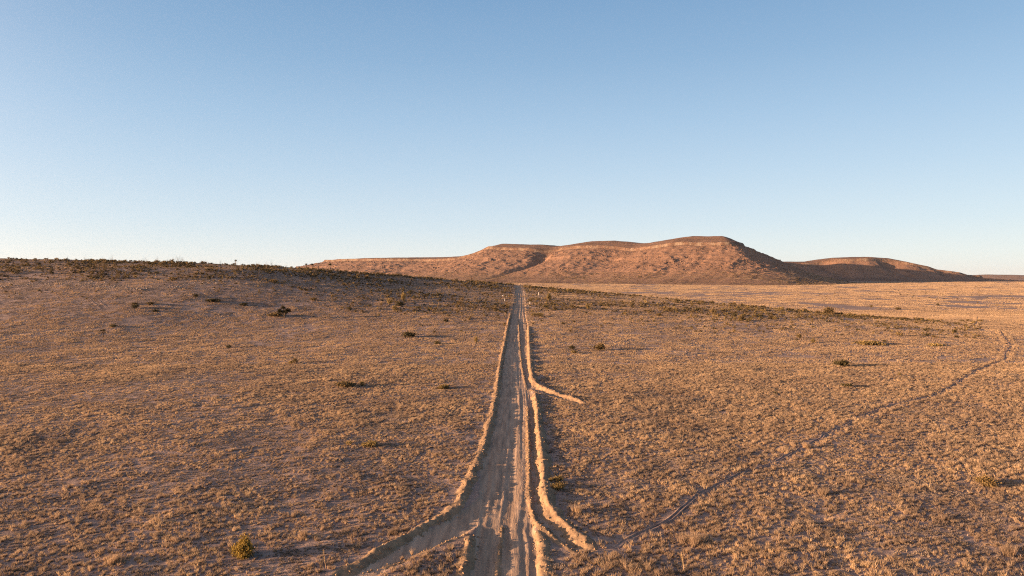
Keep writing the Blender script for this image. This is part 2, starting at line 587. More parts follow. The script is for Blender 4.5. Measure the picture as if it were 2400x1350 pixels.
def bilin(x, y):
    """height of the built ground at a point"""
    j = np.clip(np.searchsorted(xs, x) - 1, 0, ncol - 2)
    i = np.clip(np.searchsorted(ys, y) - 1, 0, nrow - 2)
    fx = (x - xs[j]) / (xs[j + 1] - xs[j])
    fy = (y - ys[i]) / (ys[i + 1] - ys[i])
    return (GZ[i, j] * (1 - fx) + GZ[i, j + 1] * fx) * (1 - fy) + (GZ[i + 1, j] * (1 - fx) + GZ[i + 1, j + 1] * fx) * fy


def bare_wide(x, y):
    return bare(x, y) | bare(x + 0.55, y) | bare(x - 0.55, y)


def bare(x, y):
    """True where nothing grows: road, berms, turnouts"""
    out = np.zeros(x.shape, bool)
    m = (np.abs(x) < CX - 0.5) & (y < 640) & (y > 30)
    if m.any():
        cut, bh, bi, mainm, turnm, _, _ = road_parts(x[m], y[m])
        out[m] = (cut > 0.25) | (bh > 0.04)
    return out


# ------------------------------------------------------------------ cattle trail on the right
TRAIL = line([(2290, 738), (2292, 752), (2278, 766), (2345, 778), (2356, 792), (2370, 812), (2358, 826), (2356, 842), (2330, 853), (2282, 872),
              (2262, 886), (2228, 908), (2180, 930), (2120, 944), (2085, 952), (2030, 972), (1960, 1008), (1905, 1038),
              (1850, 1068), (1800, 1092), (1745, 1112), (1690, 1134), (1640, 1160), (1590, 1203), (1545, 1232),
              (1500, 1252), (1455, 1278), (1425, 1290)])


def trail(P, name, label, w, lip, floor_depth=0.0):
    seg = np.hypot(*(P[1:] - P[:-1]).T)
    cum = np.concatenate([[0], np.cumsum(seg)])
    s = np.arange(0, cum[-1], 0.5)
    x, y = np.interp(s, cum, P[:, 0]), np.interp(s, cum, P[:, 1])
    kk = np.hanning(9)
    kk /= kk.sum()
    x, y = (np.convolve(np.pad(v, 4, mode='edge'), kk, 'valid') for v in (x, y))
    x = x + 0.25 * fbm(s / 3.0, s * 0, 2, 5)
    y = y + 0.25 * fbm(s / 3.0, s * 0 + 9, 2, 6)
    tx, ty = np.gradient(x), np.gradient(y)
    n = np.hypot(tx, ty)
    nx, ny = -ty / n, tx / n
    prof = [(-1.9, -0.06), (-1.35, 0.55), (-0.95, 1.0), (-0.62, 0.75), (-0.45, 0.12), (0, 0.06), (0.45, 0.15), (0.7, 0.7),
            (1.05, 0.85), (1.45, 0.5), (2.0, -0.06)]
    rows = []
    for i, (a, h) in enumerate(prof):
        wob = 1 + 0.3 * vnoise(s / 1.5, s * 0 + i, 12)
        ends = sm(s / 6 + 0.05) * sm((cum[-1] - s) / 6 + 0.05)
        px, py = x + nx * a * w * wob, y + ny * a * w * wob
        rows.append(np.stack([px, py, bilin(px, py) + 0.02 + lip * h * ends * (1 + 0.35 * vnoise(s / 0.9, s * 0 + i * 2, 13))], -1))
    co = np.stack(rows, 0).reshape(-1, 3)
    return add(name, mesh_np(name, co, gridfaces(len(prof), len(s))), M['ground'], kind='structure', label=label)


trail(TRAIL, 'trail', 'narrow cattle trail winding across the grass on the right', 0.19, 0.12)
RUTS = [line([(1640, 788), (1625, 806), (1612, 820), (1598, 838), (1594, 846)]), line([(1665, 787), (1650, 804), (1636, 820), (1624, 845)]),
        line([(207, 699), (216, 708), (228, 716), (240, 728)]), line([(228, 702), (238, 711), (254, 722)])]
for k, P in enumerate(RUTS):
    trail(P, 'tyre_track', ('faint curved tyre track in the grass right of the road' if k < 2 else
                            'faint tyre track on the slope at the far left'), 0.22, 0.08)


def near_trail(x, y, r=1.15):
    d, _, _, _ = poly_dist(x, y, TRAIL)
    return d < r


# ------------------------------------------------------------------ mesas
def mesa(name, label, A, B, sky_pts, rim_drop, body, talus, apron, seed, gullies=(), res=(5.0, 4.0), cliff=11.0, knoll=110.0,
         mat=None, sk_off=0.0, mask=None):
    A, B = np.array(A, float), np.array(B, float)
    L = np.hypot(*(B - A))
    dv = (B - A) / L
    nv = np.array([-dv[1], dv[0]])
    if nv[1] > 0:
        nv = -nv
    # crest heights along the axis from the skyline
    sc_, zc_ = [], []
    for px, py in sky_pts:
        r = ray(px, py)
        # r.xy * t = A + s dv
        Mx = np.array([[r[0], -dv[0]], [r[1], -dv[1]]])
        t, s = np.linalg.solve(Mx, A)
        sc_.append(s)
        zc_.append(CAM_H + r[2] * t)
    o = np.argsort(sc_)
    sc_, zc_ = np.array(sc_)[o], np.array(zc_)[o]
    ext = talus + apron + knoll + 40
    s = np.arange(-ext, L + ext, res[0])
    u = np.concatenate([np.arange(-body - ext * 0.7, -body, 14.0), np.arange(-body, -20, 12.0), np.arange(-20, knoll + talus, res[1]),
                        np.arange(knoll + talus, ext, 9.0)])
    S, U = np.meshgrid(s, u)
    sc = np.clip(S, 0, L)
    crest = np.interp(sc, sc_, zc_)
    rimz = crest - np.interp(sc, [0, L], rim_drop)
    X, Y = A[0] + S * dv[0] + U * nv[0], A[1] + S * dv[1] + U * nv[1]
    base = hbase(X, Y)
    ex = np.maximum(np.maximum(-(S + 0.38 * np.clip(U, -600, 0)), S - L), 0)
    ey = np.maximum(np.maximum(U, -body - U), 0)
    e = (np.maximum((ex * np.where(S < L / 2, 1.5, 1.0)), 1e-3) ** 4 + np.maximum(ey, 1e-3) ** 4) ** 0.25
    e = np.where(ex + ey > 0, e, 0)
    # erosion: spurs and hollows
    ang = np.where(ex > 0, np.arctan2(ex, ey + 1e-6) * 180, 0) * np.sign(S)
    run = S + 0 * ang
    amp = sm((e - knoll * 0.4) / (talus * 0.5))
    e = e + 20 * fbm(run / 170, U / 900, 3, seed) * (0.3 + amp) + 8 * ridged(run / 60, U / 300, 3, seed + 3) * amp \
        + 5.0 * ridged(run / 22, U / 160, 2, seed + 8) * amp
    for g, gw, gd in gullies:
        gx = g + 30 * vnoise(U / 120, U * 0, 6)
        w = gw * (0.5 + 0.7 * sm(1 - (e - 60) / talus))
        e = e + gd * np.exp(-((S - gx) / w) ** 2) * sm((e - knoll * 0.25) / (knoll * 0.7)) * sm(1.25 - (e - knoll) / (talus * 1.1))
    e = np.maximum(e, 0)
    tk = np.clip(e / knoll, 0, 1)
    z = crest + (rimz - crest) * (0.35 * tk + 0.65 * sm(tk))
    zc2 = rimz - cliff * sm((e - knoll) / 4.0)
    tt = np.clip((e - knoll - 5) / talus, 0, 1)
    low = base + (rimz - base) * 0.10
    # second, broken ledge lower on the slope
    led = 5.0 * sm(0.5 + 2.2 * fbm(run / 45, U / 200, 3, seed + 20))
    zt = (rimz - cliff) + (low - (rimz - cliff)) * (1 - (1 - tt) ** 1.3)
    zt = zt + led * (sm((0.30 - tt) / 0.04) - 0.5) * sm(tt / 0.1) * sm((0.7 - tt) / 0.2)
    ta = np.clip((e - knoll - talus) / apron, 0, 1)
    za = low + (base - 3.0 - low) * (1 - (1 - ta) ** 1.7)
    z = np.where(e < knoll, z, np.where(tt < 1, np.minimum(zc2, np.where(tt > 0, zt, zc2)), za))
    rockm = sm(tt / 0.05) * sm((1 - tt) / 0.25) * (e > knoll)
    z = z + rockm * (5.0 * np.maximum(fbm(X / 17, Y / 17, 4, seed + 5, 0.75), -0.2) + 2.4 * np.maximum(vnoise(X / 9, Y / 9, seed + 6), 0)) + 0.9 * fbm(X / 26, Y / 26, 4, seed + 7) + 2.5 * fbm(X / 120, Y / 120, 3, seed + 11) * sm(e / 60)
    out = sm((ta - 0.9) / 0.1)
    z = z * (1 - out) + (base - 4.0) * out
    strat = np.where((e > knoll * 0.99) & (e < knoll + 6), 1.0, 0.0)
    rock = rockm * (0.5 + 0.5 * ridged(X / 40, Y / 40, 3, seed + 9))
    me = mesh_np(name, np.stack([X, Y, z], -1).reshape(-1, 3), gridfaces(len(u), len(s)),
                 {'rim': ('FLOAT', strat.ravel()), 'rock': ('FLOAT', rock.ravel())})
    o = add(name, me, mat, kind='structure', label=label)
    return o, (X, Y, z, tt, ta, e)


def mesa_mat():
    m, nt, out = nodes_of('mesa_rock')
    geo = nt.nodes.new('ShaderNodeNewGeometry')
    pos = geo.outputs['Position']
    n1 = noise(nt, 0.012, 5, pos)
    n2 = noise(nt, 0.12, 5, pos, 0.7)
    n3 = noise(nt, 0.35, 3, pos, 0.7)
    r1 = ramp(nt, [(0.3, (0.105, 0.062, 0.042)), (0.7, (0.179, 0.106, 0.070))])
    nt.links.new(n1.outputs[0], r1.inputs[0])
    r2 = ramp(nt, [(0.35, (0.33, 0.33, 0.33)), (0.65, (0.64, 0.62, 0.6))])
    nt.links.new(n2.outputs[0], r2.inputs[0])
    c = mixc(nt, 0.8, r1.outputs[0], r2.outputs[0], 'OVERLAY')
    st = noise(nt, 1.0, 4, mapping(nt, pos, (0.004, 0.004, 0.16)), 0.6)
    rs = ramp(nt, [(0.38, (0.38, 0.38, 0.38)), (0.62, (0.62, 0.61, 0.59))])
    nt.links.new(st.outputs[0], rs.inputs[0])
    c = mixc(nt, 0.7, c, rs.outputs[0], 'OVERLAY')
    # dark bushes speckled over the slopes
    r3 = ramp(nt, [(0.60, (0, 0, 0)), (0.70, (0.55, 0.55, 0.55))])
    nt.links.new(n3.outputs[0], r3.inputs[0])
    c = mixc(nt, r3.outputs[0], c, (0.05, 0.042, 0.027))
    at = nt.nodes.new('ShaderNodeAttribute')
    at.attribute_name = 'rock'
    c = mixc(nt, at.outputs['Fac'], c, (0.216, 0.123, 0.078))
    at2 = nt.nodes.new('ShaderNodeAttribute')
    at2.attribute_name = 'rim'
    nr = noise(nt, 0.05, 4, pos)
    rr = ramp(nt, [(0.46, (0, 0, 0)), (0.60, (1, 1, 1))])
    nt.links.new(nr.outputs[0], rr.inputs[0])
    mu = nt.nodes.new('ShaderNodeMath')
    mu.operation = 'MULTIPLY'
    nt.links.new(at2.outputs['Fac'], mu.inputs[0])
    nt.links.new(rr.outputs[0], mu.inputs[1])
    c = mixc(nt, mu.outputs[0], c, (0.205, 0.145, 0.10))
    b = nt.nodes.new('ShaderNodeBsdfPrincipled')
    b.inputs['Roughness'].default_value = 0.95
    b.inputs['Specular IOR Level'].default_value = 0.1
    nt.links.new(c, b.inputs['Base Color'])
    bp = nt.nodes.new('ShaderNodeBump')
    bp.inputs['Strength'].default_value = 1.0
    bp.inputs['Distance'].default_value = 4.0
    n4 = noise(nt, 0.22, 6, pos, 0.7)
    nt.links.new(n4.outputs[0], bp.inputs['Height'])
    nt.links.new(bp.outputs[0], b.inputs['Normal'])
    nt.links.new(b.outputs[0], out.inputs[0])
    return m


M['mesa'] = mesa_mat()
SKY_A = [(790, 612), (830, 607), (900, 604), (1000, 603), (1060, 602), (1110, 598), (1145, 587), (1180, 571), (1240, 573), (1270, 573),
         (1302, 578), (1340, 573), (1390, 565), (1440, 564), (1480, 567), (1502, 570), (1522, 569), (1570, 561), (1600, 556),
         (1625, 553), (1660, 554)]
mesaA, GA = mesa('mesa', 'long reddish flat-topped mesa behind the crest of the road', (728, 2374), (-800, 3400), SKY_A, (26, 4), 520,
                 400, 160, 300, gullies=((622, 30, 82), (1290, 60, 30), (330, 45, 16)), mat=M['mesa'])
SKY_B = [(1780, 614), (1838, 613), (1900, 613), (1925, 608), (1950, 604), (2000, 602), (2040, 602), (2080, 605), (2110, 611), (2160, 622),
         (2180, 630), (2230, 637), (2255, 644), (2275, 651)]
mesaB, GB = mesa('mesa', 'lower far mesa in shade at the right end of the long mesa', (2010, 3050), (1100, 3250), SKY_B, (3, 14), 350,
                 200, 260, 400, gullies=((300, 45, 60), (560, 45, 50)), mat=M['mesa'], res=(7.0, 6.0), knoll=90)


def far_hills():
    x = np.linspace(3500, 16000, 320)
    out = []
    for k, (yy, h0) in enumerate(((8200, 62), (13500, 110))):
        v = np.linspace(-1500, 1500, 40)
        X, V = np.meshgrid(x, v)
        Y = yy + V
        px = 1200 + F * X / yy
        h = h0 * (0.75 + 0.35 * fbm(X / 2600, X * 0 + k, 3, 50 + k)) * sm((px - 2215) / 90) 
        z = 6 + h * (1 - np.abs(V / 1500) ** 1.6) + 6 * fbm(X / 300, Y / 300, 4, 53) - 10 * (np.abs(V) > 1400)
        out.append(add('hill', mesh_np('hill', np.stack([X, Y, z], -1).reshape(-1, 3), gridfaces(40, 320)), M['mesa'], kind='structure',
                       label=('low pale hill on the horizon at the far right' if k == 0 else 'faint bluish hill behind the pale one at the far right')))
    return out


far_hills()


# ------------------------------------------------------------------ vegetation as instanced tiles (stuff)
def blades(acc, cx, cy, cz, rad, h, n, w, tint, r, lean=0.7):
    """thin pointed leaves fanning out from one root"""
    V, Fc, T = acc
    for _ in range(n):
        a = r.uniform(0, 6.283)
        l = h * r.uniform(0.55, 1.1)
        out = r.uniform(0.1, lean)
        bx, by = cx + rad * 0.45 * r.uniform(0, 1) * math.cos(a), cy + rad * 0.45 * r.uniform(0, 1) * math.sin(a)
        tx, ty = bx + math.cos(a) * l * out, by + math.sin(a) * l * out
        pa = r.uniform(0, 3.14)
        k = len(V)
        V += [(bx - w * math.cos(pa), by - w * math.sin(pa), cz - 0.03), (bx + w * math.cos(pa), by + w * math.sin(pa), cz - 0.03),
              (tx, ty, cz + l)]
        Fc.append((k, k + 1, k + 2))
        tt = tint * 0.6 + r.uniform(0, 0.4)
        T += [tt, tt, tt]


def tile(size, n, hr, nb, wr, seed, mat, rr=(0.10, 0.22), lean=0.8):
    r = random.Random(seed)
    acc = ([], [], [])
    for _ in range(n):
        h = r.uniform(*hr) * (1.6 if r.random() < 0.08 else 1)
        blades(acc, r.uniform(-size / 2, size / 2), r.uniform(-size / 2, size / 2), 0, r.uniform(*rr), h, nb, r.uniform(*wr), r.random(), r, lean)
    me = mesh_np('grass_tuft', acc[0], acc[1], {'tint': ('FLOAT', acc[2])}, smooth=False)
    me.materials.append(mat)
    return me


def scatter(name, label, meshes, P, rot, scl, idx, **props):
    """one object that instances the given meshes on its points"""
    pc = bpy.data.collections.new(name + '_sources')
    for k, me in enumerate(meshes):
        pc.objects.link(bpy.data.objects.new('%s_source_%02d' % (name, k), me))
    me = bpy.data.meshes.new(name)
    me.vertices.add(len(P))
    me.vertices.foreach_set('co', np.asarray(P, np.float32).ravel())
    a = me.attributes.new('rot', 'FLOAT_VECTOR', 'POINT')
    a.data.foreach_set('vector', np.asarray(rot, np.float32).ravel())
    a = me.attributes.new('scl', 'FLOAT', 'POINT')
    a.data.foreach_set('value', np.asarray(scl, np.float32))
    a = me.attributes.new('idx', 'INT', 'POINT')
    a.data.foreach_set('value', np.asarray(idx, np.int32))
    o = add(name, me, None, kind='stuff', label=label, **props)
    ng = bpy.data.node_groups.new(name + '_nodes', 'GeometryNodeTree')
    ng.interface.new_socket('Geometry', in_out='INPUT', socket_type='NodeSocketGeometry')
    ng.interface.new_socket('Geometry', in_out='OUTPUT', socket_type='NodeSocketGeometry')
    gi, go = ng.nodes.new('NodeGroupInput'), ng.nodes.new('NodeGroupOutput')
    m2p = ng.nodes.new('GeometryNodeMeshToPoints')
    iop = ng.nodes.new('GeometryNodeInstanceOnPoints')
    ci = ng.nodes.new('GeometryNodeCollectionInfo')
    ci.inputs['Collection'].default_value = pc
    ci.inputs['Separate Children'].default_value = True
    ci.inputs['Reset Children'].default_value = True

    def att(n, ty):
        q = ng.nodes.new('GeometryNodeInputNamedAttribute')
        q.data_type = ty
        q.inputs['Name'].default_value = n
        return q.outputs['Attribute']
    ng.links.new(gi.outputs[0], m2p.inputs['Mesh'])
    ng.links.new(m2p.outputs[0], iop.inputs['Points'])
    ng.links.new(ci.outputs[0], iop.inputs['Instance'])
    iop.inputs['Pick Instance'].default_value = True
    ng.links.new(att('idx', 'INT'), iop.inputs['Instance Index'])
    ng.links.new(att('rot', 'FLOAT_VECTOR'), iop.inputs['Rotation'])
    ng.links.new(att('scl', 'FLOAT'), iop.inputs['Scale'])
    ng.links.new(iop.outputs[0], go.inputs[0])
    md = o.modifiers.new('scatter', 'NODES')
    md.node_group = ng
    return o


def scatter_pts(y0, y1, cell, seed, wid=0.80, jitter=0.5, keep=1.0, xpad=8):
    r = np.random.RandomState(seed)
    gy = np.arange(y0, y1, cell)
    px, py = [], []
    for y in gy:
        xm = wid * (y + cell) + xpad
        gx = np.arange(-xm, xm, cell)
        px.append(gx)
        py.append(np.full(gx.shape, y))
    x, y = np.concatenate(px), np.concatenate(py)
    x = x + r.uniform(-jitter, jitter, x.shape) * cell
    y = y + r.uniform(-jitter, jitter, x.shape) * cell
    m = r.uniform(size=x.shape) < keep
    return x[m], y[m], r


def seat(x, y, r, eps=1.5):
    """height and tilt of the ground with a random turn"""
    z = bilin(x, y)
    gx = (bilin(x + eps, y) - bilin(x - eps, y)) / (2 * eps)
    gy = (bilin(x, y + eps) - bilin(x, y - eps)) / (2 * eps)
    n = len(x)
    yaw = r.uniform(0, 6.283, n)
    # euler XYZ: small tilt about world axes after yaw is approximated by rotating the slope into the tile's frame
    cx, sx_ = np.cos(yaw), np.sin(yaw)
    lx, ly = gx * cx + gy * sx_, -gx * sx_ + gy * cx
    rot = np.stack([np.arctan(ly), -np.arctan(lx), yaw], -1)
    return np.stack([x, y, z], -1), rot


def visible(x, y, z, margin=3.0):
    """rough test: not hidden behind the crest of the rise"""
    yc = np.interp(x, _tx, _ty)
    zc = np.interp(x, _tx, _tz)
    d = np.hypot(x, y)
    dc = d * yc / np.maximum(y, 1)
    el_c = (zc - CAM_H) / np.maximum(dc, 1)
    el = (z + margin - CAM_H) / np.maximum(d, 1)
    return (y < yc + 8) | (el > el_c)


near_tiles = [tile(1.7, 17, (0.10, 0.29), 40, (0.008, 0.02), 100 + k, M['grass']) for k in range(10)] \
    + [tile(1.7, 24, (0.05, 0.16), 28, (0.009, 0.022), 120 + k, M['scrub'], (0.10, 0.25), 1.1) for k in range(6)]
x, y, r = scatter_pts(36, 175, 1.15, 1)
cl = fbm(x / 9, y / 9, 3, 200)
kk = r.uniform(-0.35, 0.35, x.shape)
m = ~bare_wide(x, y) & ~near_trail(x, y) & (cl + kk + 0.2 * fbm(x / 3.5, y / 3.5, 2, 203) > -0.95)
x, y, cl, kk = x[m], y[m], cl[m], kk[m]
P, rot = seat(x, y, r)
big = fbm(x / 22, y / 22, 2, 204) + 0.3 * np.clip(x / 60, -1, 1)
idx = np.where(r.uniform(size=x.shape) < 0.62 + 0.5 * cl, r.randint(0, 10, x.shape), r.randint(10, 16, x.shape))
scl = r.uniform(0.65, 1.35, x.shape) * (1.05 + 0.45 * big)
scatter('dry_grass', 'dry straw-coloured bunch grass covering the near plain', near_tiles, P, rot, scl, idx)

big_tufts = []
for k in range(6):
    rr_ = random.Random(300 + k)
    acc = ([], [], [])
    for q in range(5):
        blades(acc, rr_.uniform(-.22, .22), rr_.uniform(-.22, .22), 0, 0.2, rr_.uniform(0.3, 0.55), 34, 0.012, rr_.random(), rr_, 0.5)
    me = mesh_np('tall_tuft', acc[0], acc[1], {'tint': ('FLOAT', acc[2])}, smooth=False)
    me.materials.append(M['grass'])
    big_tufts.append(me)
x, y, r = scatter_pts(36, 240, 2.1, 5, keep=0.42)
cl = fbm(x / 14, y / 14, 3, 210) + 0.22 * np.clip(x / 50, -1, 1)
m = ~bare(x, y) & ~near_trail(x, y) & (cl + r.uniform(-0.25, 0.25, x.shape) > 0.02)
x, y = x[m], y[m]
P, rot = seat(x, y, r)
scatter('tall_dry_grass', 'taller golden grass clumps standing out of the short grass', big_tufts, P, rot, r.uniform(0.55, 1.15, x.shape),
        r.randint(0, 6, x.shape))

mid_tiles = [tile(3.4, 48, (0.12, 0.32), 16, (0.02, 0.045), 400 + k, M['grass']) for k in range(8)] \
    + [tile(3.4, 40, (0.08, 0.2), 12, (0.03, 0.06), 420 + k, M['scrub'], (0.15, 0.3), 1.1) for k in range(6)]
x, y, r = scatter_pts(168, 560, 2.6, 2)
z = hbase(x, y)
cl = fbm(x / 16, y / 20, 3, 220)
m = ~bare(x, y) & ~near_trail(x, y, 1.9) & visible(x, y, z) & (cl + r.uniform(-0.4, 0.4, x.shape) > -0.6)
x, y, cl = x[m], y[m], cl[m]
P, rot = seat(x, y, r)
up = sm((bilin(x, y) - 7) / 8)
idx = np.where(r.uniform(size=x.shape) < 0.68 + 0.4 * cl - 0.5 * up, r.randint(0, 8, x.shape), r.randint(8, 14, x.shape))
scatter('dry_grass', 'dry short grass on the middle distance and on the rise', mid_tiles, P, rot, r.uniform(0.75, 1.2, x.shape), idx)

small_tiles = [tile(0.6, 3, (0.12, 0.30), 26, (0.01, 0.025), 450 + k, M['grass']) for k in range(6)]
seg = np.hypot(*(TRAIL[1:] - TRAIL[:-1]).T)
cum = np.concatenate([[0], np.cumsum(seg)])
r = np.random.RandomState(66)
q = r.uniform(0, cum[-1], int(cum[-1] * 7))
off = r.uniform(0.4, 1.9, q.shape) * r.choice([-1, 1], q.shape)
x, y = np.interp(q, cum, TRAIL[:, 0]) + off * 0.75, np.interp(q, cum, TRAIL[:, 1]) - off * 0.65
d_ = poly_dist(x, y, TRAIL)[0]
m = (d_ > 0.42) & ~bare(x, y)
x, y = x[m], y[m]
P, rot = seat(x, y, r)
scatter('dry_grass', 'dry grass edging the cattle trail', small_tiles, P, rot, r.uniform(0.7, 1.3, x.shape), r.randint(0, 6, x.shape))

far_tiles = [tile(14, 110, (0.3, 0.6), 5, (0.09, 0.18), 500 + k, M['grass'], (0.3, 0.6), 1.0) for k in range(6)]
x, y, r = scatter_pts(430, 2500, 11.5, 3, xpad=20)
z = hbase(x, y)
m = visible(x, y, z, 2.0) & ~bare(x, y) & (y > np.interp(x, _tx, _ty) + 14) & (fbm(x / 60, y / 90, 3, 240) + r.uniform(-0.4, 0.4, x.shape) > -0.22)
x, y = x[m], y[m]
P, rot = seat(x, y, r, 6)
scatter('dry_grass', 'golden grass on the plain beyond the rise', far_tiles, P, rot, r.uniform(0.8, 1.2, x.shape), r.randint(0, 6, x.shape))


# ------------------------------------------------------------------ haze
def box_mesh(name, a, b):
    co = [(x, y, z) for z in (a[2], b[2]) for y in (a[1], b[1]) for x in (a[0], b[0])]
    fa = [(0, 2, 3, 1), (4, 5, 7, 6), (0, 1, 5, 4), (2, 6, 7, 3), (0, 4, 6, 2), (1, 3, 7, 5)]
    return mesh_np(name, co, fa, smooth=False)


hm, hnt, hout = nodes_of('evening_haze')
pv = hnt.nodes.new('ShaderNodeVolumePrincipled')
pv.inputs['Color'].default_value = (0.86, 0.84, 0.88, 1)
pv.inputs['Density'].default_value = 1.5e-5
pv.inputs['Anisotropy'].default_value = 0.3
hnt.links.new(pv.outputs[0], hout.inputs['Volume'])
add('haze', box_mesh('haze', (-18500, -600, -16), (18500, 17500, 190)), hm, kind='stuff', label='thin evening haze over the whole plain')


# ------------------------------------------------------------------ rocks
def rock_mesh(seed, mat, flat=0.7):
    r = random.Random(seed)
    import bmesh
    bm = bmesh.new()
    bmesh.ops.create_icosphere(bm, subdivisions=1, radius=1.0)
    for v in bm.verts:
        k = r.uniform(0.7, 1.15)
        v.co = Vector((v.co.x * k * r.uniform(0.9, 1.2), v.co.y * k, v.co.z * k * flat))
    me = bpy.data.meshes.new('rock')
    bm.to_mesh(me)
    bm.free()
    me.materials.append(mat)
    return me


rocks = [rock_mesh(k, M['rock'], 0.5 + 0.08 * (k % 4)) for k in range(6)]


def ground_at(x, y):
    return float(bilin(np.array([x]), np.array([y]))[0])


def spot(px, py):
    """point of the built ground seen at a pixel, with the size of one photo pixel there"""
    x, y = place(px, py)
    return x, y, ground_at(x, y), math.hypot(x, y) / F * math.cos(math.atan2(x, y))


# rubble along the old terrace on the left rise (uncountable small stones)
P_, s_ = [], []
for a, b, n, sp in (((0, 668), (120, 668), 240, 9), ((60, 662), (300, 668), 420, 9), ((230, 672), (345, 679), 360, 6), ((330, 676), (480, 668), 200, 6),
                    ((430, 666), (640, 646), 260, 4), ((160, 676), (300, 672), 120, 8), ((930, 655), (1010, 660), 40, 3),
                    ((1180, 688), (1200, 700), 40, 8), ((1225, 670), (1232, 735), 60, 5)):
    for _ in range(n):
        t = rnd.random()
        q = place(a[0] + (b[0] - a[0]) * t + rnd.gauss(0, 6), a[1] + (b[1] - a[1]) * t + rnd.gauss(0, 1) * sp * 0.35)
        P_.append((q[0], q[1], ground_at(*q)))
        s_.append(rnd.uniform(0.05, 0.34) * (1.5 if rnd.random() < 0.08 else 1))
scatter('rubble', 'pale broken stones strewn along the terrace on the left rise', rocks, P_,
        np.array([(rnd.uniform(-.4, .4), rnd.uniform(-.4, .4), rnd.uniform(0, 6.28)) for _ in P_]), s_, [rnd.randrange(6) for _ in P_])


def rock_pile(px, py, wpx, hpx, n, label, mat):
    x, y, z, m = spot(px, py)
    root = add('rock_pile', None)
    root.location = (x, y, z)
    root['label'], root['category'] = label, 'rock pile'
    w, h = wpx * m / 2, hpx * m
    ms = [rock_mesh(900 + k, mat, 0.7) for k in range(4)]
    for k in range(n):
        a, q = rnd.uniform(0, 6.283), math.sqrt(rnd.random())
        sz = rnd.uniform(0.22, 0.5) * (1.2 - 0.5 * q)
        o = add('rock', ms[k % 4], parent=root)
        o.location = (math.cos(a) * q * w, math.sin(a) * q * w * 0.8, h * (1 - q) * rnd.uniform(0.3, 0.9) + sz * 0.2)
        o.scale = (sz, sz, sz)
        o.rotation_euler = (rnd.uniform(0, 3), rnd.uniform(0, 3), rnd.uniform(0, 3))


M['greyrock'] = soil('grey_stone', (0.16, 0.14, 0.13), (0.26, 0.23, 0.21), (0.32, 0.28, 0.25), (0.5, 2.0, 6.0), 0.03)
rock_pile(326, 680, 26, 6, 34, 'bright pile of pale broken rocks on the terrace of the left rise', M['rock'])
rock_pile(417, 675, 18, 7, 26, 'dark grey rock pile just right of the bright rock pile', M['greyrock'])
rock_pile(507, 666, 10, 3, 12, 'small pale rock heap where the terrace track climbs right', M['rock'])
rock_pile(10, 674, 14, 4, 14, 'pale rock heap at the left edge of the photo', M['rock'])


# ------------------------------------------------------------------ bushes, yuccas, ocotillos
def prism(V, Fc, T, p, q, r0, r1, tint):
    p, q = Vector(p), Vector(q)
    d = (q - p).normalized()
    a = d.orthogonal().normalized()
    b = d.cross(a)
    k = len(V)
    for c, r in ((p, r0), (q, r1)):
        for j in range(3):
            t = j * 2.0944
            V.append(tuple(c + a * math.cos(t) * r + b * math.sin(t) * r))
    for j in range(3):
        Fc.append((k + j, k + (j + 1) % 3, k + 3 + (j + 1) % 3, k + 3 + j))
    T += [tint] * 6


def mixed_mesh(name, V, Fc, T, mats, mi=None):
    me = bpy.data.meshes.new(name)
    me.from_pydata(V, [], Fc)
    a = me.attributes.new('tint', 'FLOAT', 'POINT')
    a.data.foreach_set('value', T)
    for m in mats:
        me.materials.append(m)
    if mi:
        me.polygons.foreach_set('material_index', mi)
    me.update()
    return me


def bush_geo(seed, w, h, nleaf, leaf, nstem=9, shape='round'):
    """stems fanning up from the root, leaf clumps round the branch ends; unit metres"""
    r = random.Random(seed)
    SV, SF, ST = [], [], []
    LV, LF, LT = [], [], []
    tips = []
    for k in range(nstem):
        a = r.uniform(0, 6.283)
        q = r.uniform(0.15, 1.0)
        hh = h * (1 - 0.55 * q * q) * r.uniform(0.7, 1.0) if shape != 'upright' else h * (1 - 0.7 * q) * r.uniform(0.8, 1.05)
        e = (math.cos(a) * q * w / 2, math.sin(a) * q * w / 2, hh * 0.85)
        mid = (e[0] * 0.45, e[1] * 0.45, e[2] * 0.55)
        th = 0.018 * h + 0.008
        prism(SV, SF, ST, (e[0] * 0.05, e[1] * 0.05, -0.05), mid, th, th * 0.7, r.random())
        prism(SV, SF, ST, mid, e, th * 0.7, th * 0.25, r.random())
        tips.append((e, mid))
        for _ in range(2):
            e2 = (mid[0] + r.gauss(0, w * 0.13), mid[1] + r.gauss(0, w * 0.13), mid[2] + h * r.uniform(0.0, 0.35))
            prism(SV, SF, ST, mid, e2, th * 0.5, th * 0.2, r.random())
            tips.append((e2, mid))
    for _ in range(nleaf):
        e, mid = tips[r.randrange(len(tips))]
        t = r.uniform(0.1, 1.12)
        g = w * 0.085
        c = Vector((mid[0] + (e[0] - mid[0]) * t + r.gauss(0, g), mid[1] + (e[1] - mid[1]) * t + r.gauss(0, g),
                    max(0.03, mid[2] + (e[2] - mid[2]) * t + r.gauss(0, h * 0.085))))
        n = Vector((r.gauss(0, 1), r.gauss(0, 1), r.gauss(0, 1))).normalized()
        u = n.orthogonal().normalized() * leaf * r.uniform(0.6, 1.3)
        v = n.cross(u) * r.uniform(0.35, 0.7)
        k = len(LV)
        LV += [tuple(c - u), tuple(c - v), tuple(c + u), tuple(c + v)]
        LF.append((k, k + 1, k + 2, k + 3))
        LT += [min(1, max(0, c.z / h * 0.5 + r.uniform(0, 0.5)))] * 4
    return (SV, SF, ST), (LV, LF, LT)


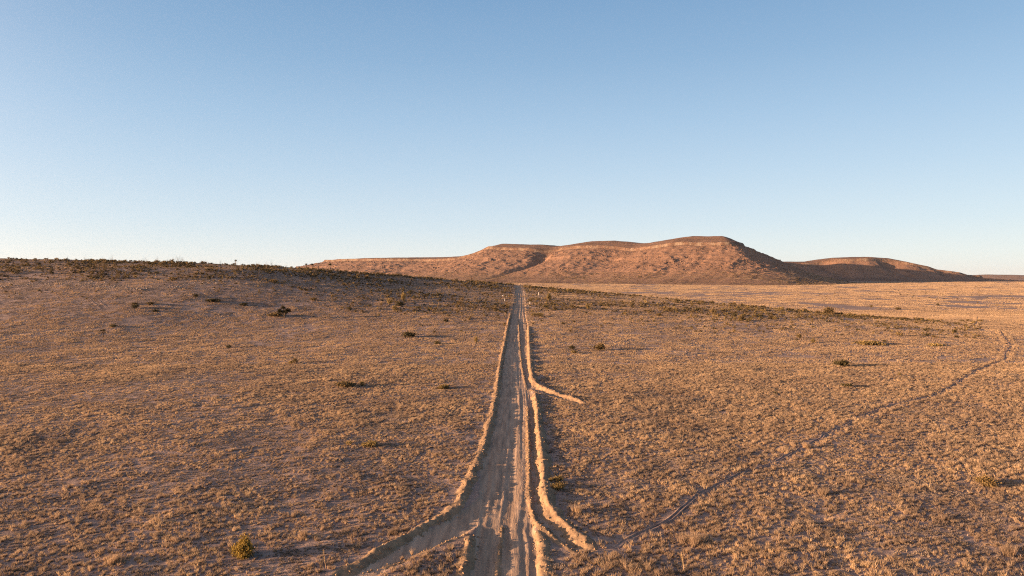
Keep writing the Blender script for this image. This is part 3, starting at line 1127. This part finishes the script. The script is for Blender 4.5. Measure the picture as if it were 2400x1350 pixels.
def bush_joined(seed, w, h, nleaf, leaf, mat, nstem=9, shape='round'):
    (SV, SF, ST), (LV, LF, LT) = bush_geo(seed, w, h, nleaf, leaf, nstem, shape)
    k = len(SV)
    F2 = SF + [tuple(i + k for i in f) for f in LF]
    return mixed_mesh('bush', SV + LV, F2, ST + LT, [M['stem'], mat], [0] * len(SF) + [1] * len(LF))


def bush_thing(px, py, wpx, hpx, label, mat='creosote', name='desert_bush', cat='bush', seed=None, shape='round', nleaf=900, group=None):
    x, y, z, m = spot(px, py)
    w, h = wpx * m * 1.15, hpx * m * (1.3 if py < 1000 else 1.1)
    nleaf = int(nleaf * (2.2 if py < 1000 else 1.3))
    seed = seed if seed is not None else rnd.randrange(9999)
    st, lf = bush_geo(seed, w, h, nleaf, max(0.035, 0.045 * max(w, h)), 12, shape)
    root = add(name, None)
    root.location = (x, y, z)
    root['label'], root['category'] = label, cat
    if group:
        root['group'] = group
    add('stems', mixed_mesh('stems', *st, [M['stem']]), parent=root)
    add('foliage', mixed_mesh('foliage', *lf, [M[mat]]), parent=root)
    return root


NB = [  # px, base py, width, height, material, shape, label
    (571, 1308, 48, 55, 'yellowbush', 'upright', 'large olive bush standing alone near the bottom left with a long shadow'),
    (1292, 1131, 13, 10, 'goldbush', 'round', 'leftmost small golden bush touching the right berm'),
    (1309, 1128, 24, 15, 'goldbush', 'round', 'upper golden bush beside the right berm'),
    (1308, 1147, 32, 19, 'goldbush', 'round', 'broad golden bush beside the right berm, lowest of the three'),
    (870, 1048, 40, 13, 'goldbush', 'round', 'low golden bush in the open grass left of the road'),
    (818, 1044, 16, 8, 'goldbush', 'round', 'small faint bush just left of the low golden bush'),
    (957, 791, 36, 12, 'darkbush', 'round', 'dark green mound bush with a long shadow left of the road'),
    (1115, 803, 12, 15, 'goldbush', 'upright', 'small upright yellow bush close to the left berm'),
    (1024, 806, 16, 7, 'darkbush', 'round', 'small dark bush between the mound bush and the yellow bush'),
    (805, 908, 46, 12, 'creosote', 'round', 'low spreading olive bush left of the road in mid field'),
    (848, 906, 14, 13, 'goldbush', 'round', 'small gold bush at the right end of the low spreading bush'),
    (692, 851, 15, 13, 'creosote', 'upright', 'small olive bush with a long thin shadow in the left field'),
    (682, 853, 14, 8, 'goldbush', 'round', 'little yellow tuft at the foot of the small olive bush'),
    (536, 815, 14, 7, 'darkbush', 'round', 'tiny dark bush with a shadow in the left field'),
    (265, 767, 18, 6, 'darkbush', 'round', 'flat dark bush with a very long thin shadow at far left'),
    (318, 723, 18, 10, 'darkbush', 'round', 'dark round bush, largest of four on the lower left rise'),
    (316, 714, 15, 5, 'creosote', 'round', 'small olive bush just above the dark round one'),
    (352, 714, 20, 6, 'creosote', 'round', 'low olive bush right of the dark round one'),
    (363, 731, 16, 6, 'darkbush', 'round', 'low dark bush below and right of the dark round one'),
    (458, 697, 14, 8, 'darkbush', 'round', 'dark bush on the left rise above the flat dark pair'),
    (503, 708, 34, 8, 'darkbush', 'round', 'wide flat dark bush, left one of a pair on the left rise'),
    (570, 716, 22, 6, 'darkbush', 'round', 'flat dark bush, right one of a pair on the left rise'),
    (644, 741, 34, 9, 'creosote', 'round', 'low olive brush at the left foot of the tall yucca clump'),
    (735, 705, 16, 8, 'creosote', 'round', 'olive bush on the slope right of the tall yucca clump'),
    (912, 714, 16, 13, 'goldbush', 'round', 'golden bush on the dark slope left of the road'),
    (938, 718, 22, 11, 'darkbush', 'round', 'dark bush right of the golden bush on the dark slope'),
    (925, 729, 18, 13, 'goldbush', 'upright', 'golden bush at the foot of the dark slope with a long shadow'),
    (945, 704, 14, 18, 'goldbush', 'upright', 'tall tan bush up on the dark slope left of the road'),
    (818, 727, 14, 7, 'darkbush', 'round', 'small dark bush at the foot of the dark slope'),
    (888, 741, 6, 6, 'goldbush', 'round', 'tiny bright yellow bush below the dark slope'),
    (1045, 755, 14, 7, 'darkbush', 'round', 'small dark bush below the slope left of the far road'),
    (1018, 780, 8, 5, 'creosote', 'round', 'tiny olive bush above the small yellow upright bush'),
    (1040, 911, 34, 8, 'goldbush', 'round', 'faint golden low bush nearest the left berm in mid field'),
    (1376, 726, 13, 14, 'goldbush', 'round', 'round yellow bush right of the far road'),
    (1286, 704, 15, 18, 'goldbush', 'upright', 'tan bush on the slope just right of the far road'),
    (1406, 822, 32, 17, 'creosote', 'round', 'olive bush with a long shadow right of the road'),
    (1340, 819, 16, 9, 'darkbush', 'round', 'small dark bush left of the olive bush with a long shadow'),
    (1344, 828, 18, 6, 'goldbush', 'round', 'low golden tuft below the small dark bush'),
    (1620, 744, 6, 9, 'goldbush', 'upright', 'tiny upright yellow bush right of the slope foot'),
    (1736, 753, 14, 17, 'creosote', 'upright', 'upright olive bush at the foot of the tail of the rise'),
    (1814, 748, 18, 6, 'goldbush', 'round', 'flat yellow bush on the tail of the rise'),
    (1833, 727, 14, 9, 'goldbush', 'round', 'round pale bush on the dark tail of the rise'),
    (1945, 737, 30, 17, 'creosote', 'round', 'wide olive bush where the tail of the rise meets the dust'),
    (1872, 794, 18, 10, 'creosote', 'round', 'olive bush with a straight shadow in the right field'),
    (1906, 804, 12, 12, 'goldbush', 'round', 'yellow bush below the olive one in the right field'),
    (2198, 717, 8, 6, 'darkbush', 'round', 'single dark bush on the bright plain at the right'),
    (2281, 758, 10, 6, 'goldbush', 'round', 'tiny bright yellow bush beside the top of the trail'),
    (2104, 727, 14, 7, 'creosote', 'round', 'right one of two small olive bushes in the dusty plain'),
    (2042, 722, 9, 7, 'creosote', 'round', 'left one of two small olive bushes in the dusty plain'),
    (1975, 860, 40, 14, 'darkbush', 'round', 'sparse dark bush in the middle of the right field'),
    (1818, 925, 10, 6, 'darkbush', 'round', 'small dark bush in the right field left of the trail'),
    (1985, 908, 26, 8, 'darkbush', 'round', 'flat dark bush in the right field below the sparse one'),
    (2108, 882, 10, 9, 'goldbush', 'round', 'small golden bush above the bend of the trail'),
    (1545, 742, 16, 7, 'creosote', 'round', 'low olive bush below the dark slope right of the road'),
    (1465, 738, 10, 7, 'goldbush', 'round', 'low tan bush between the yellow bush and the slope foot'),
    (2040, 808, 60, 7, 'goldbush', 'round', 'long low tan brush mound in the right field'),
    (2190, 810, 34, 5, 'goldbush', 'round', 'flat tan brush mound right of the long one'),
    (2310, 1140, 44, 24, 'creosote', 'round', 'olive bush in the grass near the right edge'),
]
for q in NB:
    near = q[1] > 1000
    bush_thing(q[0], q[1], q[2], q[3], q[6], q[4], shape=q[5], nleaf=2600 if q[3] > 40 else (1200 if near else 420))

# brush pile by the berm, with a dead branch lying to its right
x, y, z, m = spot(1256, 742)
pile = add('brush_pile', None)
pile.location = (x, y, z)
pile['label'], pile['category'] = 'big heap of cut golden brush piled against the far right berm', 'brush pile'
SV, SF, ST, LV, LF, LT = [], [], [], [], [], []
for k in range(9):
    st, lf = bush_geo(700 + k, 2.6, 2.3, 260, 0.11, 10)
    ox, oy = rnd.uniform(-2.4, 2.6), rnd.uniform(-0.8, 0.8)
    n0 = len(SV)
    SV += [(a + ox, b + oy, c) for a, b, c in st[0]]
    SF += [tuple(i + n0 for i in f) for f in st[1]]
    ST += st[2]
    n0 = len(LV)
    LV += [(a + ox, b + oy, c) for a, b, c in lf[0]]
    LF += [tuple(i + n0 for i in f) for f in lf[1]]
    LT += lf[2]
add('branches', mixed_mesh('branches', SV, SF, ST, [M['stem']]), parent=pile)
add('foliage', mixed_mesh('foliage', LV, LF, LT, [M['goldbush']]), parent=pile)

V, Fc, T = [], [], []
pts = [(0, 0, 0.55), (1.6, -0.4, 0.5), (3.2, -0.7, 0.35), (4.8, -1.3, 0.16)]
for a, b in zip(pts, pts[1:]):
    prism(V, Fc, T, a, b, 0.16, 0.11, 0.9)
prism(V, Fc, T, pts[1], (2.6, 0.2, 0.9), 0.08, 0.03, 0.9)
prism(V, Fc, T, pts[2], (4.2, -0.2, 0.7), 0.07, 0.03, 0.9)
prism(V, Fc, T, (-0.1, 0, 0.55), (-0.5, 0.3, 1.0), 0.1, 0.04, 0.9)
br = add('dead_branch', mixed_mesh('dead_branch', V, Fc, T, [M['rock']]))
bx, by, bz, m = spot(1266, 736)
br.location = (bx, by, bz)
br['label'], br['category'] = 'bleached dead branch lying right of the brush heap', 'branch'


def leafball(V, Fc, T, c, r0, n, r, w=0.035, droop=0.0):
    """rosette of stiff pointed leaves"""
    for _ in range(n):
        a, e = r.uniform(0, 6.283), math.asin(r.uniform(-0.45, 1.0))
        d = Vector((math.cos(a) * math.cos(e), math.sin(a) * math.cos(e), math.sin(e)))
        s_ = d.cross(Vector((r.gauss(0, 1), r.gauss(0, 1), r.gauss(0, 1)))).normalized() * w
        k = len(V)
        tip = Vector(c) + d * r0 * r.uniform(0.75, 1.1)
        V += [tuple(Vector(c) + s_), tuple(Vector(c) - s_), tuple(tip)]
        Fc.append((k, k + 1, k + 2))
        T += [r.random() * 0.6 + 0.3 * max(0, d.z)] * 3


def yucca(px, py, hpx, arms, label, seed, head=0.5, group=None, at=None, n=110, scale=1.0):
    r = random.Random(seed)
    if at is None:
        x, y, z, m = spot(px, py)
        h = hpx * m
    else:
        x, y, z, h = at
    root = add('yucca', None)
    root.location = (x, y, z)
    root['label'], root['category'] = label, 'yucca'
    if group:
        root['group'] = group
    V, Fc, T = [], [], []
    LV, LF, LT = [], [], []
    tr = 0.055 * h + 0.05
    fork = (r.uniform(-.05, .05) * h, 0, h * ((0.22 if arms > 3 else 0.45) if arms > 1 else 0.75))
    prism(V, Fc, T, (0, 0, -0.1), fork, tr, tr * 0.8, 0.3)
    for k in range(arms):
        a = (k - (arms - 1) / 2) * 0.55
        e = (fork[0] + math.sin(a) * h * 0.42, r.uniform(-.1, .1) * h, fork[2] + (h * 0.92 - fork[2]) * (r.uniform(0.35, 1.0) if arms > 3 else r.uniform(0.8, 1.0)))
        prism(V, Fc, T, fork, e, tr * 0.75, tr * 0.6, 0.4)
        leafball(LV, LF, LT, e, head * h * (0.32 if arms > 1 else 0.45), n, r, 0.02 * h)
    add('trunk', mixed_mesh('trunk', V, Fc, T, [M['stem']]), parent=root)
    add('crown', mixed_mesh('crown', LV, LF, LT, [M['darkbush']]), parent=root)
    return root


yucca(242, 791, 19, 3, 'small forked yucca alone in the far left field', 3, 0.62)
yucca(667, 745, 25, 6, 'tall bushy yucca clump with a broad shadow in the left field', 4, 0.95, n=260)
yucca(773, 636, 17, 1, 'single-headed yucca tree standing against the left end of the mesa', 5, 0.75, n=170)
for k, (px, py, hh) in enumerate(((552, 622, 12), (718, 632, 13), (731, 633, 14))):
    yucca(px, py, hh, 1, ('short yucca on the left skyline', 'left one of two yuccas where the left skyline meets the mesa',
                          'right one of two yuccas where the left skyline meets the mesa')[k], 20 + k, 0.8, n=120)


# dead stalks near the bottom edge
def stalk(px, py, hpx, label, seed):
    r = random.Random(seed)
    x, y, z, m = spot(px, py)
    h = hpx * m
    root = add('dry_stalk', None)
    root.location = (x, y, z)
    root['label'], root['category'] = label, 'dry stalk'
    V, Fc, T = [], [], []
    prism(V, Fc, T, (0.08 * h, 0, 0), (0.02 * h, 0, h * 0.5), 0.03, 0.025, 0.9)
    prism(V, Fc, T, (0.02 * h, 0, h * 0.5), (-0.06 * h, 0.02, h), 0.025, 0.012, 0.9)
    add('stem', mixed_mesh('stem', V, Fc, T, [M['grass']]), parent=root)
    V, Fc, T = [], [], []
    for _ in range(70):
        t = r.uniform(0.35, 0.9)
        c = Vector((0.03 * h - 0.08 * h * t, 0, h * t))
        d = Vector((r.gauss(0, 1), r.gauss(0, 1), r.uniform(0.2, 1.5))).normalized() * r.uniform(0.06, 0.15)
        k = len(V)
        V += [tuple(c), tuple(c + d + Vector((0.012, 0, 0))), tuple(c + d - Vector((0.012, 0, 0.02)))]
        Fc.append((k, k + 1, k + 2))
        T += [r.random()] * 3
    add('seed_head', mixed_mesh('seed_head', V, Fc, T, [M['goldbush']]), parent=root)


stalk(760, 1334, 46, 'thin dry stalk upright in the grass right of the large olive bush', 1)
stalk(1600, 1344, 52, 'thin dry stalk at the bottom edge right of the road', 2)


# tall golden clumps that stand out in the near grass
def clump(px, py, wpx, hpx, label, seed):
    r = random.Random(seed)
    x, y, z, m = spot(px, py)
    w, h = wpx * m, hpx * m
    acc = ([], [], [])
    for _ in range(10):
        blades(acc, r.gauss(0, w * 0.22), r.gauss(0, w * 0.2), 0, w * 0.3, h * r.uniform(0.6, 1), 70, 0.013, r.random(), r, 0.5)
    me = mesh_np('grass_clump', acc[0], acc[1], {'tint': ('FLOAT', acc[2])}, smooth=False)
    o = add('grass_clump', me, M['grass'])
    o.location = (x, y, z)
    o['label'], o['category'], o['group'] = label, 'grass clump', 'tall grass clumps in the near grass'


for k, q in enumerate([(1622, 1275, 60, 34, 'widest tall golden grass clump, right of the right drainage cut'),
                       (1928, 1160, 26, 20, 'tall golden grass clump below the middle of the trail'),
                       (1356, 1205, 20, 26, 'golden grass clump just outside the bend of the right berm'),
                       (2215, 1218, 26, 18, 'golden grass clump toward the lower right'),
                       (2360, 1300, 20, 34, 'upright golden grass clump in the lower right corner'),
                       (265, 1325, 46, 26, 'broad golden grass clump near the lower left'),
                       (710, 1262, 22, 24, 'golden grass clump right of the large olive bush'),
                       (925, 1252, 20, 18, 'golden grass clump just above the left drainage cut'),
                       (1890, 1052, 14, 16, 'golden grass clump touching the upper side of the trail')]):
    clump(*q, 40 + k)


# clods and stones of the berms and the road edge
P_, s_ = [], []
crs = np.random.RandomState(55)
for nm, BP, bhh, bw, f0, f1 in BERMS:
    seg = np.hypot(*(BP[1:] - BP[:-1]).T)
    cum = np.concatenate([[0], np.cumsum(seg)])
    nn = int(cum[-1] * (9 if nm != 'M' else 3))
    q = crs.uniform(0, cum[-1], nn)
    cx_, cy_ = np.interp(q, cum, BP[:, 0]) + crs.normal(0, bw * 0.8, nn), np.interp(q, cum, BP[:, 1]) + crs.normal(0, bw * 0.8, nn)
    k_ = cy_ < 330
    zz = bilin(cx_[k_], cy_[k_])
    P_.append(np.stack([cx_[k_], cy_[k_], zz], -1))
    s_.append(0.025 + 0.14 * crs.uniform(size=k_.sum()) ** 3)
nn = 2600
cy_ = 40 + 190 * crs.uniform(size=nn) ** 1.4
xl_, xr_ = road_edges(cy_)
cx_ = xl_ + (xr_ - xl_) * crs.uniform(size=nn)
P_.append(np.stack([cx_, cy_, bilin(cx_, cy_)], -1))
s_.append(0.015 + 0.06 * crs.uniform(size=nn) ** 4)
P_, s_ = np.concatenate(P_), np.concatenate(s_)
clods = [rock_mesh(1300 + k, M['berm'], 0.75) for k in range(5)]
scatter('clods', 'loose clods and stones along the dirt berms and on the road', clods, P_, crs.uniform(0, 6.28, P_.shape), s_, crs.randint(0, 5, len(P_)))


nn = 5000
py_ = 38 + 150 * crs.uniform(size=nn) ** 1.3
px_ = crs.uniform(-0.8, 0.8, nn) * py_
m = ~bare(px_, py_) & (fbm(px_ / 8, py_ / 8, 2, 320) > 0.0)
px_, py_ = px_[m], py_[m]
scatter('stones', 'small stones lying between the grass tufts', rocks, np.stack([px_, py_, bilin(px_, py_)], -1),
        crs.uniform(0, 6.28, (len(px_), 3)), 0.02 + 0.10 * crs.uniform(size=len(px_)) ** 4, crs.randint(0, 6, len(px_)))

# small white posts and stones by the far road
def post(px, py, hpx, wpx, label):
    x, y, z, m = spot(px, py)
    h, w = hpx * m, wpx * m / 2
    V, Fc, T = [], [], []
    prism(V, Fc, T, (0, 0, -0.2), (0.02, 0, h), w, w * 0.9, 0.5)
    prism(V, Fc, T, (0.02, 0, h), (0.02, 0, h + 0.06), w * 0.9, w * 0.3, 0.5)
    o = add('marker_post', mixed_mesh('marker_post', V, Fc, T, [M['white']]))
    o.location = (x, y, z)
    o['label'], o['category'] = label, 'post'


post(1242, 713, 6, 1.3, 'white marker post right of the far road')
post(1183, 706, 6, 0.8, 'thin pale post left of the far road')
post(1262, 692, 7, 0.7, 'thin pale stake higher up right of the far road')
for k, (px, py, w, lb) in enumerate([(1179, 694, 4, 'white boulder left of the far road'), (1239, 718, 2.6, 'small white stone at the foot of the white post'),
                                     (1193, 731, 4, 'pale round stone at the top of the left berm'), (1187, 695, 2.5, 'small white stone right of the white boulder'),
                                     (1268, 675, 7, 'pinkish boulder among the bushes right of the crest'), (1219, 668, 4, 'pale stone on the crest of the road')]):
    x, y, z, m = spot(px, py)
    o = add('boulder', rock_mesh(950 + k, M['white'] if k in (0, 1, 3) else M['rock'], 0.8))
    o.location = (x, y, z + w * m * 0.3)
    o.scale = (w * m / 2,) * 3
    o['label'], o['category'] = lb, 'rock'

# ------------------------------------------------------------------ the bushes of the rise
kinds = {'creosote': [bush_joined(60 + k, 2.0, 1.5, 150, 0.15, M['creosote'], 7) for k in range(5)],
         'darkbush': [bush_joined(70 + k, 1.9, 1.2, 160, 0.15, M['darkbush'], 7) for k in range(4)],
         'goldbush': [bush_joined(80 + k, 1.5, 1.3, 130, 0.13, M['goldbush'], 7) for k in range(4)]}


def ocotillo_mesh(seed):
    r = random.Random(seed)
    V, Fc, T = [], [], []
    for _ in range(r.randint(9, 15)):
        a, sp, h = r.uniform(0, 6.283), r.uniform(0.1, 0.42), r.uniform(2.6, 4.8)
        p = Vector((0, 0, 0))
        for j in range(3):
            t = (j + 1) / 3
            q = Vector((math.cos(a) * sp * h * t ** 0.8 * 0.8 + r.gauss(0, .05), math.sin(a) * sp * h * t ** 0.8 * 0.8 + r.gauss(0, .05), h * t))
            prism(V, Fc, T, p, q, 0.032 - 0.007 * j, 0.025 - 0.007 * j, r.random())
            p = q
    return mixed_mesh('ocotillo', V, Fc, T, [M['wand']])


oco = [ocotillo_mesh(k) for k in range(6)]


BINS = [(180, 'at the far left end of the rise'), (400, 'behind the bright pile of pale rocks'), (600, 'behind the dark grey rock pile'),
        (740, 'up the slope from the bushy yucca'), (880, 'around the single-headed yucca tree'), (1040, 'above the golden bushes left of the road'),
        (1200, 'just left of the far road'), (1330, 'just right of the far road'), (1480, 'above the round yellow bush right of the road'),
        (1660, 'on the dropping slope well right of the road'), (1860, 'on the tail of the rise'), (9999, 'at the right end of the rise')]


def where(px, x, y):
    yc = np.interp(x, _tx, _ty)
    f = (y - 215) / (yc - 215)
    up = 'on the crest' if f > 0.95 else ('high' if f > 0.72 else ('halfway up' if f > 0.42 else 'low down'))
    return up, next(t for a, t in BINS if px < a)


FOOT = ([0, 480, 600, 760, 900, 1050, 1200, 1400, 1560, 1700, 1900, 2100, 2300], [656, 660, 655, 692, 716, 730, 736, 732, 734, 744, 748, 752, 756])


def rise_points(n, seed, sparse=0.04):
    """points on the near face of the rise: dense above the foot line of the scrub, sparse below"""
    r = np.random.RandomState(seed)
    m = 90000
    px = r.uniform(-20, 2300, m)
    xx = (px - 1200) / F
    yc0 = np.interp(xx * 430, _tx, _ty) + 8
    yy = 225 + (yc0 - 225) * r.uniform(0, 1, m)
    x = xx * yy
    row = 652 - (hbase(x, yy) - CAM_H) * F / yy
    foot = np.interp(px, *FOOT)
    d = sm((foot + 10 + 14 * fbm(x / 30, yy / 30, 2, 37) - row) / 16.0) * np.interp(px, [0, 740, 800, 1560, 1900, 2200], [0.9, 0.7, 0.85, 0.42, 0.2, 0.06])
    d = d + sparse * sm((foot + 60 - row) / 60)
    d = d * (0.22 + 1.1 * sm(0.5 + 2.4 * fbm(x / 20, yy / 26, 3, 31)))
    d = d * np.where((px < 500) & (row > 660) & (row < 682), 0.15, 1.0)
    yc = np.interp(x, _tx, _ty)
    xl, xr = road_edges(yy)
    ok = (r.uniform(size=m) < d) & (yy < yc + 5) & ((x < xl - 1.2) | (x > xr + 1.2)) & ~bare(x, yy)
    k = np.nonzero(ok)[0][:n]
    return [(float(x[i]), float(yy[i]), float(px[i])) for i in k]


pts = rise_points(330, 8)
n = {'creosote': 0, 'darkbush': 0, 'goldbush': 0}
word = {'creosote': 'olive', 'darkbush': 'dark green', 'goldbush': 'golden'}
for k, (x, y, px) in enumerate(pts):
    q = rnd.random()
    kd = 'goldbush' if q < 0.22 else ('darkbush' if q < 0.55 else 'creosote')
    me = kinds[kd][rnd.randrange(len(kinds[kd]))]
    o = add('desert_bush', me)
    o.location = (x, y, ground_at(x, y) - 0.03)
    sc_ = rnd.uniform(0.95, 1.75)
    o.scale = (sc_ * rnd.uniform(0.9, 1.25), sc_ * rnd.uniform(0.9, 1.25), sc_ * rnd.uniform(0.8, 1.1))
    o.rotation_euler = (0, 0, rnd.uniform(0, 6.28))
    up, g = where(px, x, y)
    lb = '%s bush %s, %s' % (word[kd], up, g)
    o['label'], o['category'], o['group'] = lb, 'bush', '%s bushes %s' % (word[kd], g)
pts = rise_points(150, 18, 0.0)
for k, (x, y, px) in enumerate(pts):
    if px > 1500:
        continue
    o = add('ocotillo', oco[k % 6])
    o.location = (x, y, ground_at(x, y) - 0.03)
    sc_ = rnd.uniform(0.7, 1.15)
    o.scale = (sc_, sc_, sc_)
    o.rotation_euler = (0, 0, rnd.uniform(0, 6.28))
    up, g = where(px, x, y)
    o['label'], o['category'], o['group'] = 'thin bare ocotillo %s, %s' % (up, g), 'ocotillo', 'ocotillos %s' % g

allk = kinds['creosote'] + kinds['darkbush'] + kinds['goldbush']
pts = rise_points(7000, 28, 0.16)
P_ = [(x, y, ground_at(x, y) - 0.03) for x, y, _ in pts]
_yc = np.interp([p[0] for p in P_], _tx, _ty)
scatter('low_scrub', 'low scrub thickly covering the upper slopes of the rise', allk, P_,
        np.array([(0, 0, rnd.uniform(0, 6.28)) for _ in P_]), [rnd.uniform(0.35, 0.95) * (1.35 if p[1] > q - 25 else 1) for p, q in zip(P_, _yc)], [rnd.randrange(len(allk)) for _ in P_])

# scattered scrub on the bright plain and at the foot of the mesa
x, y, r = scatter_pts(560, 2300, 26, 12, keep=0.6)
cl = fbm(x / 260, y / 320, 3, 300)
m = visible(x, y, hbase(x, y)) & (cl + r.uniform(-0.3, 0.3, x.shape) + 0.35 * sm((y - 1300) / 500) > 0.10) & (y > np.interp(x, _tx, _ty) + 60)
x, y = x[m], y[m]
P, rot = seat(x, y, r, 6)
rot[:, :2] = 0
scatter('plain_scrub', 'scattered low bushes on the bright plain in front of the mesa', allk, P, rot, r.uniform(0.6, 1.7, x.shape),
        r.randint(0, len(allk), x.shape))

# boulders and dark bushes on the mesa slopes
mrocks = [rock_mesh(1200 + k, M['mesa'], 0.7) for k in range(5)]


def on_mesa(G, n, lo, hi, seed, expo=1.0, foot=False):
    X, Y, z, tt, ta, e = G
    r = np.random.RandomState(seed)
    w = ((tt > lo) & (tt < hi)) if not foot else ((tt > 0.75) & (ta < 0.95))
    w = w & (fbm(X / 90, Y / 90, 3, seed) > -0.05)
    c = np.nonzero(w.ravel())[0]
    c = r.choice(c, n)
    return np.stack([X.ravel()[c], Y.ravel()[c], z.ravel()[c]], -1), r


P, r = on_mesa(GA, 4200, 0.0, 0.7, 71)
scatter('boulders', 'rust-coloured boulders broken from the ledge over the slope of the mesa', mrocks, P, r.uniform(0, 6.28, P.shape),
        1.2 + 3.2 * r.uniform(size=len(P)) ** 3, r.randint(0, 5, len(P)))
P, r = on_mesa(GA, 3800, 0, 0, 72, foot=True)
rr_ = np.zeros(P.shape)
rr_[:, 2] = r.uniform(0, 6.28, len(P))
scatter('foot_scrub', 'dark bushes dotted along the foot of the mesa', allk, P, rr_, r.uniform(0.8, 2.6, len(P)), r.randint(0, len(allk), len(P)))

X, Y, z, tt, ta, e = GA
w = np.nonzero(((tt > 0.7) & (ta < 0.97)).ravel())[0]
r = np.random.RandomState(91)
c = r.choice(w, 13000)
n = len(c)
zx = np.gradient(z, axis=1) / 5.0
P = np.stack([X.ravel()[c], Y.ravel()[c], z.ravel()[c]], -1)
rr_ = np.zeros(P.shape)
rr_[:, 2] = r.uniform(0, 6.28, n)
scatter('foot_grass', 'dry golden grass on the apron at the foot of the mesa', far_tiles, P, rr_, r.uniform(0.6, 1.0, n), r.randint(0, 6, n))
